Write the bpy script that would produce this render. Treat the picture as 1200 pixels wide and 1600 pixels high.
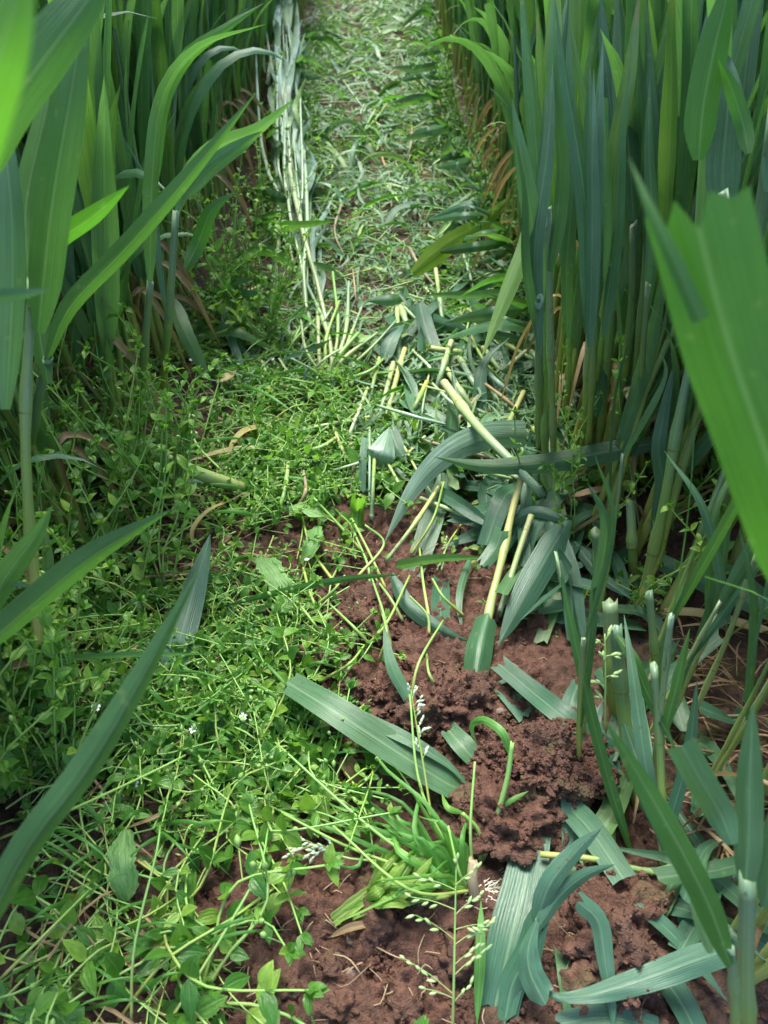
import bpy, math, random
import numpy as np
from mathutils import Vector, Matrix, noise
R = math.radians
for o in list(bpy.data.objects): bpy.data.objects.remove(o)
scene = bpy.context.scene
COL = scene.collection

# ------------------------------------------------------------------ camera
FPX, CH, PITCH = 1230.0, 0.50, R(42)
cam_d = bpy.data.cameras.new('camera'); cam = bpy.data.objects.new('camera', cam_d); COL.objects.link(cam)
cam.location = (0, 0, CH); cam.rotation_euler = (R(90) - PITCH, 0, 0)
cam_d.sensor_fit = 'VERTICAL'; cam_d.sensor_height = 24; cam_d.lens = 24 * FPX / 1600
cam_d.clip_start = 0.005; cam_d.clip_end = 200
cam_d.dof.use_dof = True; cam_d.dof.focus_distance = 0.60; cam_d.dof.aperture_fstop = 9.0
scene.camera = cam
# ------------------------------------------------------------------ world, sun, exposure
SUN_EL, SUN_AZ = R(66), R(-15)          # azimuth measured clockwise from +Y
w = bpy.data.worlds.new("World"); scene.world = w; w.use_nodes = True
nt = w.node_tree
sky = nt.nodes.new('ShaderNodeTexSky'); sky.sky_type = 'NISHITA'; sky.sun_disc = False
sky.sun_elevation = SUN_EL; sky.sun_rotation = SUN_AZ; sky.dust_density = 3.0; sky.air_density = 1.0
nt.links.new(sky.outputs[0], nt.nodes['Background'].inputs[0])
nt.nodes['Background'].inputs[1].default_value = 0.15
sd = bpy.data.lights.new('sun', 'SUN'); sun = bpy.data.objects.new('sun', sd); COL.objects.link(sun)
sd.energy = 2.4; sd.angle = R(24); sd.color = (1, .96, .88)
sv = Vector((math.sin(SUN_AZ) * math.cos(SUN_EL), math.cos(SUN_AZ) * math.cos(SUN_EL), math.sin(SUN_EL)))
sun.rotation_euler = sv.to_track_quat('Z', 'Y').to_euler()
scene.view_settings.view_transform = 'Standard'; scene.view_settings.look = 'None'
scene.view_settings.gamma = 1; scene.view_settings.use_curve_mapping = False
scene.view_settings.exposure = 1.62

# ------------------------------------------------------------------ pixel helpers (photo pixels, 1200 x 1600)
CR = Vector((1, 0, 0)); CU = Vector((0, math.sin(PITCH), math.cos(PITCH))); CF = Vector((0, math.cos(PITCH), -math.sin(PITCH)))
CAM = Vector((0, 0, CH))
def ray(px, py): return CF + CR * ((px - 600) / FPX) - CU * ((py - 800) / FPX)
def D(px, py, d): return CAM + ray(px, py) * d
def P(px, py, h=0.0):
    r = ray(px, py); p = CAM + r * ((CH - h) / -r.z)
    g = Hl(p.x, p.y)
    p = CAM + r * ((CH - h - g) / -r.z)
    return p
def proj(p):
    v = p - CAM; d = v.dot(CF)
    if d < 1e-4: return None
    return 600 + FPX * v.dot(CR) / d, 800 - FPX * v.dot(CU) / d, d
def inpoly(x, y, poly):
    c = False; j = len(poly) - 1
    for i in range(len(poly)):
        xi, yi = poly[i]; xj, yj = poly[j]
        if (yi > y) != (yj > y) and x < (xj - xi) * (y - yi) / (yj - yi) + xi: c = not c
        j = i
    return c
SOIL = [[(290, 1700), (330, 1480), (265, 1270), (330, 1240), (470, 1280), (600, 1400), (740, 1420), (800, 1700)],
        [(440, 785), (560, 792), (640, 850), (760, 890), (930, 970), (960, 1180), (890, 1340), (730, 1330), (600, 1190), (460, 1070), (515, 960), (480, 880)],
        [(880, 1340), (1000, 1360), (1060, 1480), (1040, 1600), (870, 1600)],
        [(560, 190), (610, 180), (615, 250), (560, 260)]]
def interp(tab, y):
    if y <= tab[0][0]: return tab[0][1]
    for (a, b), (c, d) in zip(tab, tab[1:]):
        if y <= c: return b + (d - b) * (y - a) / (c - a)
    return tab[-1][1]
XL = [(0, 486), (120, 460), (200, 430), (400, 385), (500, 310), (700, 250), (900, 110), (1150, 60), (1600, 10)]
XR = [(0, 664), (200, 700), (300, 770), (450, 810), (600, 850), (800, 890), (960, 985), (1050, 1170), (1300, 1190), (1420, 1140), (1600, 1150)]

# ------------------------------------------------------------------ terrain height
def Hl(x, y):
    v = Vector((x, y, 0))
    z = 0.012 * noise.noise(v * 4.3) + 0.006 * noise.noise(v * 13 + Vector((5, 1, 0)))
    z += 0.014 * math.exp(-((x - .08) / .09) ** 2 - ((y - .33) / .07) ** 2)
    z += 0.012 * math.exp(-((x + .02) / .10) ** 2 - ((y - .19) / .05) ** 2)
    z += 0.012 * (1 - math.exp(-(x / .3) ** 2))
    return z
def billow(v):
    return .5 * (.34 - abs(noise.noise(v * 75))) + .32 * (.34 - abs(noise.noise(v * 170))) + .2 * (.34 - abs(noise.noise(v * 380)))
def lump(v, s, k=1.5):
    d = noise.voronoi(v / s)[0][0]
    q = 1 - d * d * k
    return math.sqrt(q) if q > 0 else 0.0

# ------------------------------------------------------------------ mesh builder
class MB:
    def __init__(s): s.v = []; s.f = []; s.uv = []; s.r = []
    def grid(s, rows, uvr, rnd, close=False):
        b = len(s.v); n = len(rows[0])
        for row in rows: s.v += row; s.r += [rnd] * n
        m = n if close else n - 1
        for i in range(len(rows) - 1):
            for j in range(m):
                k = (j + 1) % n
                s.f.append((b + i * n + j, b + i * n + k, b + (i + 1) * n + k, b + (i + 1) * n + j))
                u0, u1 = uvr[1][j], (uvr[1][j + 1] if j + 1 < len(uvr[1]) else 1.0)
                v0, v1 = uvr[0][i], uvr[0][i + 1]
                s.uv += [(u0, v0), (u1, v0), (u1, v1), (u0, v1)]
    def ext(s, o, M=None, rnd=None):
        b = len(s.v)
        s.v += [M @ q for q in o.v] if M is not None else list(o.v)
        s.f += [tuple(i + b for i in f) for f in o.f]; s.uv += o.uv
        s.r += o.r if rnd is None else [(q + rnd) % 1.0 for q in o.r]
    def mesh(s, name, mat, origin=Vector((0, 0, 0))):
        me = bpy.data.meshes.new(name)
        me.from_pydata([tuple(q - origin) for q in s.v], [], s.f)
        if s.uv:
            uvl = me.uv_layers.new(name='UVMap')
            uvl.data.foreach_set('uv', np.array(s.uv, dtype=np.float32).ravel())
        at = me.attributes.new('rnd', 'FLOAT', 'POINT'); at.data.foreach_set('value', np.array(s.r, dtype=np.float32))
        me.polygons.foreach_set('use_smooth', np.ones(len(s.f), dtype=bool))
        me.materials.append(mat); me.update()
        return me
    def build(s, name, mat, parent=None, origin=None):
        org = origin if origin is not None else (s.v[0].copy() if parent is None else Vector((0, 0, 0)))
        o = bpy.data.objects.new(name, s.mesh(name, mat, org)); COL.objects.link(o)
        if parent is not None: o.parent = parent
        else: o.location = org
        return o

def catmull(pts, n):
    p = [Vector(q) for q in pts]
    if len(p) == 2: return [p[0].lerp(p[1], i / n) for i in range(n + 1)]
    q = [p[0] * 2 - p[1]] + p + [p[-1] * 2 - p[-2]]
    L = [0]
    for a, b in zip(p, p[1:]): L.append(L[-1] + (b - a).length)
    out = []; k = 0
    for i in range(n + 1):
        s = L[-1] * i / n
        while k < len(p) - 2 and s > L[k + 1]: k += 1
        t = (s - L[k]) / max(1e-9, L[k + 1] - L[k]); t = min(1, max(0, t))
        a, b, c, d = q[k], q[k + 1], q[k + 2], q[k + 3]
        out.append(0.5 * (2 * b + (c - a) * t + (2 * a - 5 * b + 4 * c - d) * t * t + (3 * b - a - 3 * c + d) * t ** 3))
    return out
PROF = {
    'blade': lambda t: (0.34 + 0.66 * math.sin(1.5708 * min(1, t / .22))) * (1 - max(0, (t - .45) / .55) ** 1.9),
    'cut': lambda t: 1.0 - .08 * math.cos(t * 6),
    'cuttip': lambda t: (0.4 + 0.6 * min(1, t / .2)),
    'cutbase': lambda t: 1 - max(0, (t - .25) / .75) ** 1.7,
    'spindle': lambda t: math.sin(math.pi * min(1, max(0, t))) ** .7,
    'ovate': lambda t: (math.sin(math.pi * t ** .75) ** .9) if 0 < t < 1 else 0,
    'grass': lambda t: (1 - t ** 2.2),
}
def ribbon(mb, pts, w, prof='blade', side='cam', roll=0.0, twist=0.0, cup=0.14, seg=12, nu=4, rnd=0.5, wave=0.0, jag=0.0, fold=None, rg=random):
    c = catmull(pts, seg); rows = []; us = [i / nu for i in range(nu + 1)]; pf = PROF[prof]
    jg0 = [rg.uniform(-jag, jag) for _ in us]; jg1 = [rg.uniform(-jag, jag) for _ in us]
    ph = rg.uniform(0, 6)
    prev = None
    for i, p in enumerate(c):
        t = i / seg
        tg = (c[min(seg, i + 1)] - c[max(0, i - 1)])
        if tg.length < 1e-9: tg = Vector((0, 0, 1))
        tg.normalize()
        if side == 'cam': s = tg.cross(p - CAM)
        elif side == 'up': s = tg.cross(Vector((0, 0, 1)))
        else: s = side - tg * side.dot(tg)
        if s.length < 1e-5: s = prev or Vector((1, 0, 0))
        s.normalize()
        if prev is not None and s.dot(prev) < 0 and side in ('cam', 'up'): s = -s
        prev = s
        s = Matrix.Rotation(roll + twist * t, 3, tg) @ s
        nrm = s.cross(tg)
        ww = max(w * pf(t), w * .02)
        row = []
        for k, u in enumerate(us):
            a = 2 * u - 1
            q = p + s * (a * ww / 2) + nrm * (abs(a) ** 1.05 * cup * ww + wave * w * math.sin(t * 17 + ph + a * 1.5) * abs(a))
            if i == 0 and jag: q = q + tg * jg0[k]
            if i == seg and jag: q = q + tg * jg1[k]
            row.append(q)
        rows.append(row)
    mb.grid(rows, ([i / seg for i in range(seg + 1)], us), rnd)
def tube(mb, pts, r0, r1=None, seg=8, ns=6, rnd=0.5, nodes=(), cap=True, rag=0.0):
    r1 = r0 if r1 is None else r1
    c = catmull(pts, seg); rows = []
    ref = None
    for i, p in enumerate(c):
        t = i / seg
        tg = (c[min(seg, i + 1)] - c[max(0, i - 1)]).normalized()
        if ref is None: ref = tg.orthogonal().normalized()
        ref = (ref - tg * ref.dot(tg)).normalized(); b = tg.cross(ref)
        r = r0 + (r1 - r0) * t
        for nn in nodes:
            r *= 1 + .38 * math.exp(-((t - nn) * seg / 1.0) ** 2)
        rows.append([p + (ref * math.cos(6.2832 * k / ns) + b * math.sin(6.2832 * k / ns)) * r for k in range(ns)])
    if rag:
        tg = (c[-1] - c[-2]).normalized(); sl = random.Random(int(p.x * 1e5)).uniform(0, 6.28)
        rr_ = random.Random(int(p.y * 1e5)); rows[-1] = [q + tg * r * rag * (.8 * math.cos(6.2832 * k / ns + sl) + rr_.uniform(-.6, .9)) for k, q in enumerate(rows[-1])]
    if cap:
        rows.insert(0, [c[0]] * ns); rows.append([c[-1] - (c[-1] - c[-2]).normalized() * r1 * (1.6 if rag else .8)] * ns)
        ts = [0] + [i / seg for i in range(seg + 1)] + [1]
    else: ts = [i / seg for i in range(seg + 1)]
    mb.grid(rows, (ts, [k / ns for k in range(ns + 1)]), rnd, close=True)
def ellip(mb, c, d, l, r, rnd=.5, seg=5, ns=5):
    d = d.normalized(); a = d.orthogonal().normalized(); b = d.cross(a); rows = []
    for i in range(seg + 1):
        t = i / seg; rr = r * math.sin(math.pi * min(.995, max(.005, t))) ** .8
        rows.append([c + d * (l * t) + (a * math.cos(6.2832 * k / ns) + b * math.sin(6.2832 * k / ns)) * rr for k in range(ns)])
    mb.grid(rows, ([i / seg for i in range(seg + 1)], [k / ns for k in range(ns + 1)]), rnd, close=True)

# ------------------------------------------------------------------ materials
def newmat(name):
    m = bpy.data.materials.new(name); m.use_nodes = True
    t = m.node_tree; t.nodes.clear()
    return m, t, t.nodes, t.links
def N(nodes, kind, **kw):
    n = nodes.new(kind)
    for k, v in kw.items(): setattr(n, k, v)
    return n
def math_n(nodes, links, op, a, b=None, c=None, clamp=False):
    n = nodes.new('ShaderNodeMath'); n.operation = op; n.use_clamp = clamp
    for i, x in enumerate((a, b, c)):
        if x is None: continue
        if isinstance(x, (int, float)): n.inputs[i].default_value = x
        else: links.new(x, n.inputs[i])
    return n.outputs[0]
def mix(nodes, links, f, a, b, bt='MIX'):
    n = nodes.new('ShaderNodeMix'); n.data_type = 'RGBA'; n.blend_type = bt
    for i, x in ((0, f), (6, a), (7, b)):
        if isinstance(x, (int, float)): n.inputs[i].default_value = x
        elif isinstance(x, tuple): n.inputs[i].default_value = (*x, 1)
        else: links.new(x, n.inputs[i])
    return n.outputs[2]
def ramp(nodes, links, f, a, b):
    n = nodes.new('ShaderNodeMapRange'); n.clamp = True
    links.new(f, n.inputs[0]); n.inputs[1].default_value = a; n.inputs[2].default_value = b
    return n.outputs[0]
def noise_t(nodes, links, vec, sc, det=3, rough=.55):
    n = nodes.new('ShaderNodeTexNoise'); n.inputs['Scale'].default_value = sc; n.inputs['Detail'].default_value = det
    n.inputs['Roughness'].default_value = rough
    links.new(vec, n.inputs['Vector']); return n.outputs[0]

def leafmat(name, ca, cb, cc, trans, tw=.35, rough=.42, veins=14, midrib=(.35, .5, .28), dirt=0.0, spots=.0, veinstr=.35, tipdry=0.0, bump=.25, spec=.5):
    m, t, ns, lk = newmat(name)
    uv = N(ns, 'ShaderNodeUVMap'); sep = N(ns, 'ShaderNodeSeparateXYZ'); lk.new(uv.outputs[0], sep.inputs[0])
    at = N(ns, 'ShaderNodeAttribute', attribute_name='rnd'); oi = N(ns, 'ShaderNodeObjectInfo'); tc = N(ns, 'ShaderNodeTexCoord')
    rr = math_n(ns, lk, 'FRACT', math_n(ns, lk, 'ADD', at.outputs['Fac'], oi.outputs['Random']))
    add = N(ns, 'ShaderNodeVectorMath', operation='ADD'); lk.new(tc.outputs['Object'], add.inputs[0])
    cmb = N(ns, 'ShaderNodeCombineXYZ'); lk.new(math_n(ns, lk, 'MULTIPLY', oi.outputs['Random'], 7.0), cmb.inputs[0]); lk.new(math_n(ns, lk, 'MULTIPLY', rr, 3.0), cmb.inputs[1])
    lk.new(cmb.outputs[0], add.inputs[1]); vec = add.outputs[0]
    n1 = noise_t(ns, lk, vec, 28, 3); n2 = noise_t(ns, lk, vec, 420, 2)
    base = mix(ns, lk, ramp(ns, lk, rr, 0, .6), ca, cb)
    base = mix(ns, lk, ramp(ns, lk, rr, .72, 1.0), base, cc)
    base = mix(ns, lk, ramp(ns, lk, n1, .3, .7), base, mix(ns, lk, 1.0, base, (.62, .7, .62), 'MULTIPLY'))
    # parallel veins
    sc_ = N(ns, 'ShaderNodeCombineXYZ'); lk.new(math_n(ns, lk, 'MULTIPLY', sep.outputs[0], veins * 2.2), sc_.inputs[0]); lk.new(math_n(ns, lk, 'MULTIPLY', sep.outputs[1], 3.0), sc_.inputs[1]); lk.new(math_n(ns, lk, 'MULTIPLY', rr, 60.0), sc_.inputs[2])
    strk = ramp(ns, lk, noise_t(ns, lk, sc_.outputs[0], 1.0, 3, .6), .35, .68)
    st = math_n(ns, lk, 'SINE', math_n(ns, lk, 'MULTIPLY', sep.outputs[0], veins * 6.2832))
    st2 = math_n(ns, lk, 'SINE', math_n(ns, lk, 'MULTIPLY', sep.outputs[0], veins * 2.7 * 6.2832))
    vv = math_n(ns, lk, 'ADD', math_n(ns, lk, 'MULTIPLY', st, .5), math_n(ns, lk, 'MULTIPLY', st2, .3))
    base = mix(ns, lk, math_n(ns, lk, 'MULTIPLY', ramp(ns, lk, vv, -.2, .8), veinstr), base, mix(ns, lk, 1.0, base, (1.45, 1.4, 1.45), 'MULTIPLY'))
    base = mix(ns, lk, math_n(ns, lk, 'MULTIPLY', strk, min(1.0, veinstr * 1.6)), base, mix(ns, lk, 1.0, base, (1.75, 1.6, 1.8), 'MULTIPLY'))
    base = mix(ns, lk, .3, base, mix(ns, lk, strk, mix(ns, lk, 1.0, base, (.45, .5, .45), 'MULTIPLY'), base))
    du = math_n(ns, lk, 'ABSOLUTE', math_n(ns, lk, 'SUBTRACT', sep.outputs[0], .5))
    mr = math_n(ns, lk, 'SUBTRACT', 1.0, ramp(ns, lk, du, .012, .045))
    base = mix(ns, lk, math_n(ns, lk, 'MULTIPLY', mr, .22), base, midrib)
    if spots:
        sp = math_n(ns, lk, 'MULTIPLY', ramp(ns, lk, noise_t(ns, lk, vec, 150, 1), .70, .74), spots)
        base = mix(ns, lk, sp, base, (.35, .38, .12))
    if tipdry:
        td = math_n(ns, lk, 'MULTIPLY', ramp(ns, lk, math_n(ns, lk, 'ADD', sep.outputs[1], math_n(ns, lk, 'MULTIPLY', n1, .25)), 1.0, 1.12), ramp(ns, lk, rr, 1 - tipdry, 1 - tipdry + .05))
        base = mix(ns, lk, td, base, (.32, .22, .09))
    if dirt:
        dn = ramp(ns, lk, noise_t(ns, lk, vec, 330, 4, .7), .66 - dirt * .1, .70)
        dm = ramp(ns, lk, noise_t(ns, lk, vec, 45, 2), .45, .62)
        base = mix(ns, lk, math_n(ns, lk, 'MULTIPLY', dn, dm), base, (.10, .05, .035))
    pb = N(ns, 'ShaderNodeBsdfPrincipled'); lk.new(base, pb.inputs['Base Color'])
    lk.new(math_n(ns, lk, 'ADD', rough - .08, math_n(ns, lk, 'MULTIPLY', n2, .2)), pb.inputs['Roughness']); pb.inputs['Specular IOR Level'].default_value = spec
    tr = N(ns, 'ShaderNodeBsdfTranslucent'); lk.new(mix(ns, lk, .6, mix(ns, lk, 1.0, base, (2.0, 2.4, .9), 'MULTIPLY'), trans), tr.inputs[0])
    bp = N(ns, 'ShaderNodeBump'); bp.inputs['Strength'].default_value = bump; bp.inputs['Distance'].default_value = .0006
    lk.new(math_n(ns, lk, 'ADD', math_n(ns, lk, 'MULTIPLY', math_n(ns, lk, 'ADD', vv, strk), .8), math_n(ns, lk, 'MULTIPLY', n2, .9)), bp.inputs['Height'])
    lk.new(bp.outputs[0], pb.inputs['Normal']); lk.new(bp.outputs[0], tr.inputs['Normal'])
    mx = N(ns, 'ShaderNodeMixShader'); mx.inputs[0].default_value = tw
    lk.new(pb.outputs[0], mx.inputs[1]); lk.new(tr.outputs[0], mx.inputs[2])
    out = N(ns, 'ShaderNodeOutputMaterial'); lk.new(mx.outputs[0], out.inputs[0])
    return m
def stemmat(name, c0, c1, c2, rough=.45, dirt=.3):
    m, t, ns, lk = newmat(name)
    uv = N(ns, 'ShaderNodeUVMap'); sep = N(ns, 'ShaderNodeSeparateXYZ'); lk.new(uv.outputs[0], sep.inputs[0])
    oi = N(ns, 'ShaderNodeObjectInfo'); tc = N(ns, 'ShaderNodeTexCoord'); at = N(ns, 'ShaderNodeAttribute', attribute_name='rnd')
    rr = math_n(ns, lk, 'FRACT', math_n(ns, lk, 'ADD', at.outputs['Fac'], oi.outputs['Random']))
    n1 = noise_t(ns, lk, tc.outputs['Object'], 60, 3)
    v = math_n(ns, lk, 'ADD', sep.outputs[1], math_n(ns, lk, 'MULTIPLY', math_n(ns, lk, 'SUBTRACT', n1, .5), .35))
    b = mix(ns, lk, ramp(ns, lk, v, 0.0, .45), c0, c1)
    b = mix(ns, lk, ramp(ns, lk, v, .45, .9), b, c2)
    b = mix(ns, lk, ramp(ns, lk, rr, .3, 1.0), b, mix(ns, lk, 1.0, b, (1.25, 1.05, .8), 'MULTIPLY'))
    st = math_n(ns, lk, 'SINE', math_n(ns, lk, 'MULTIPLY', sep.outputs[0], 10 * 6.2832))
    b = mix(ns, lk, math_n(ns, lk, 'MULTIPLY', ramp(ns, lk, st, 0, 1), .25), b, mix(ns, lk, 1.0, b, (1.5, 1.5, 1.5), 'MULTIPLY'))
    dn = ramp(ns, lk, noise_t(ns, lk, tc.outputs['Object'], 240, 3, .7), .60, .68)
    b = mix(ns, lk, math_n(ns, lk, 'MULTIPLY', dn, dirt), b, (.12, .08, .04))
    pb = N(ns, 'ShaderNodeBsdfPrincipled'); lk.new(b, pb.inputs['Base Color']); pb.inputs['Roughness'].default_value = rough
    pb.inputs['Subsurface Weight'].default_value = 0.0
    out = N(ns, 'ShaderNodeOutputMaterial'); lk.new(pb.outputs[0], out.inputs[0])
    return m
M = {}
M['wheat'] = leafmat('wheat_leaf_green', (.042, .130, .058), (.092, .212, .110), (.135, .255, .050), (.17, .42, .06), tw=.32, rough=.36, spec=.65, veinstr=.35, spots=.2, bump=.25, tipdry=.12)
M['fresh'] = leafmat('fresh_leaf_green', (.035, .115, .025), (.045, .14, .03), (.09, .22, .04), (.12, .40, .02), tw=.42, spots=.15)  # less blue and more translucent than the wheat leaf green
M['mid'] = leafmat('mid_leaf_green', (.035, .105, .035), (.045, .125, .05), (.06, .16, .04), (.12, .34, .03), tw=.36, spots=.15)  # blue and translucency lie between the wheat and fresh greens
M['glauc'] = leafmat('cut_leaf_waxy_green', (.032, .112, .056), (.065, .160, .098), (.065, .155, .060), (.12, .30, .06), tw=.22, dirt=.7, rough=.36, spec=.5, veinstr=.35, bump=.3)
M['silverleaf'] = leafmat('silvery_leaf', (.16, .27, .19), (.24, .36, .28), (.20, .34, .16), (.2, .4, .15), tw=.2, rough=.36, veins=6)
M['clip'] = leafmat('clipping_green', (.075, .19, .07), (.16, .28, .17), (.20, .34, .07), (.24, .46, .08), tw=.25, dirt=.4, rough=.40, spec=.45, veins=5)
M['yellow'] = leafmat('dry_leaf_yellow', (.42, .38, .12), (.50, .42, .20), (.36, .24, .10), (.6, .5, .15), tw=.35, dirt=.4, midrib=(.5, .45, .25))
M['straw'] = leafmat('straw_brown', (.26, .17, .09), (.36, .26, .14), (.20, .12, .07), (.4, .3, .15), tw=.25, dirt=.4, midrib=(.3, .25, .15))
M['chick'] = leafmat('chickweed_leaf', (.045, .16, .022), (.11, .27, .035), (.24, .40, .06), (.28, .56, .06), tw=.33, veins=1.5, veinstr=.2, rough=.4, midrib=(.25, .42, .15), bump=.5)
M['dock'] = leafmat('broad_weed_leaf', (.16, .34, .10), (.2, .38, .12), (.22, .42, .12), (.35, .65, .1), tw=.35, veins=3, dirt=.3, rough=.5, bump=.7)
M['lime'] = leafmat('torn_shoot_lime', (.20, .34, .06), (.27, .42, .09), (.17, .33, .06), (.35, .6, .1), tw=.4, veins=4, bump=.6)
M['grass'] = leafmat('meadow_grass_leaf', (.09, .27, .05), (.12, .33, .07), (.18, .38, .07), (.3, .65, .05), tw=.4, veins=3, veinstr=.25)
M['stem'] = stemmat('wheat_stem', (.32, .36, .11), (.17, .29, .07), (.12, .22, .13))
M['palestem'] = stemmat('pale_stem', (.36, .40, .20), (.26, .38, .15), (.20, .32, .20), dirt=.6)
M['thread'] = stemmat('weed_stem', (.30, .36, .12), (.20, .36, .10), (.18, .38, .09), dirt=.15)
M['strawstem'] = stemmat('dry_stem', (.17, .13, .09), (.26, .22, .14), (.28, .24, .15), dirt=.5, rough=.7)
M['silver'] = stemmat('silvery_stem', (.24, .36, .18), (.30, .44, .32), (.30, .45, .36), dirt=.1, rough=.35)
M['yg'] = leafmat('yellow_green_leaf', (.14, .26, .03), (.18, .30, .05), (.18, .3, .04), (.3, .5, .05), tw=.35, dirt=.3)
M['node'] = stemmat('stem_joint', (.20, .27, .09), (.22, .28, .09), (.18, .24, .07), dirt=.3)
def plain(name, c, rough=.5, tr=.0):
    m, t, ns, lk = newmat(name); tc = N(ns, 'ShaderNodeTexCoord')
    n1 = noise_t(ns, lk, tc.outputs['Object'], 300, 3)
    b = mix(ns, lk, ramp(ns, lk, n1, .3, .7), c, tuple(x * .75 for x in c))
    pb = N(ns, 'ShaderNodeBsdfPrincipled'); lk.new(b, pb.inputs['Base Color']); pb.inputs['Roughness'].default_value = rough
    out = N(ns, 'ShaderNodeOutputMaterial'); lk.new(pb.outputs[0], out.inputs[0]); return m
M['petal'] = plain('white_petal', (.82, .84, .82)); M['bud'] = plain('green_bud', (.22, .40, .10)); M['seed'] = plain('spikelet_green', (.34, .50, .20))
M['seedw'] = plain('spikelet_pale', (.50, .62, .42)); M['root'] = plain('pale_root', (.62, .58, .48)); M['bark'] = plain('twig_brown', (.22, .12, .08), .8)
M['orange'] = plain('orange_fleck', (.7, .28, .03))

def soilmat(name, attr=True):
    m, t, ns, lk = newmat(name); tc = N(ns, 'ShaderNodeTexCoord'); geo = N(ns, 'ShaderNodeNewGeometry')
    vec = geo.outputs['Position']
    n1 = noise_t(ns, lk, vec, 22, 4); n2 = noise_t(ns, lk, vec, 190, 4, .65); n3 = noise_t(ns, lk, vec, 900, 3, .6); n4 = noise_t(ns, lk, vec, 6, 2)
    red = mix(ns, lk, ramp(ns, lk, n2, .3, .7), (.058, .027, .018), (.180, .090, .060))
    red = mix(ns, lk, math_n(ns, lk, 'MULTIPLY', ramp(ns, lk, n1, .42, .68), .6), red, (.095, .058, .042))
    if attr:
        at = N(ns, 'ShaderNodeAttribute', attribute_name='rnd')
        dark = mix(ns, lk, ramp(ns, lk, n2, .35, .65), (.038, .024, .018), (.085, .054, .040))
        moss = ramp(ns, lk, noise_t(ns, lk, vec, 35, 4), .56, .62)
        dark = mix(ns, lk, math_n(ns, lk, 'MULTIPLY', moss, .6), dark, (.05, .075, .015))
        red = mix(ns, lk, at.outputs['Fac'], dark, red)
    else:
        ms = math_n(ns, lk, 'MULTIPLY', ramp(ns, lk, noise_t(ns, lk, vec, 50, 4), .60, .66), .35)
        red = mix(ns, lk, ms, red, (.10, .11, .04))
    fl = ramp(ns, lk, noise_t(ns, lk, vec, 520, 1), .77, .79)
    red = mix(ns, lk, math_n(ns, lk, 'MULTIPLY', fl, .5), red, (.35, .24, .19))
    pb = N(ns, 'ShaderNodeBsdfPrincipled'); lk.new(red, pb.inputs['Base Color'])
    lk.new(math_n(ns, lk, 'ADD', .62, math_n(ns, lk, 'MULTIPLY', n2, .35)), pb.inputs['Roughness']); pb.inputs['Specular IOR Level'].default_value = .35
    bp = N(ns, 'ShaderNodeBump'); bp.inputs['Strength'].default_value = 1.0; bp.inputs['Distance'].default_value = .003
    lk.new(math_n(ns, lk, 'ADD', math_n(ns, lk, 'MULTIPLY', n2, 1.2), math_n(ns, lk, 'MULTIPLY', n3, .6)), bp.inputs['Height']); lk.new(bp.outputs[0], pb.inputs['Normal'])
    out = N(ns, 'ShaderNodeOutputMaterial'); lk.new(pb.outputs[0], out.inputs[0]); return m
M['soil'] = soilmat('soil_ground'); M['clod'] = soilmat('soil_clod_earth', False)

def tag(o, label=None, cat=None, group=None, kind=None):
    if label: o['label'] = label
    if cat: o['category'] = cat
    if group: o['group'] = group
    if kind: o['kind'] = kind
    return o
def empty(name, loc):
    o = bpy.data.objects.new(name, None); COL.objects.link(o); o.location = loc; o.empty_display_size = .01; return o

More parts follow.
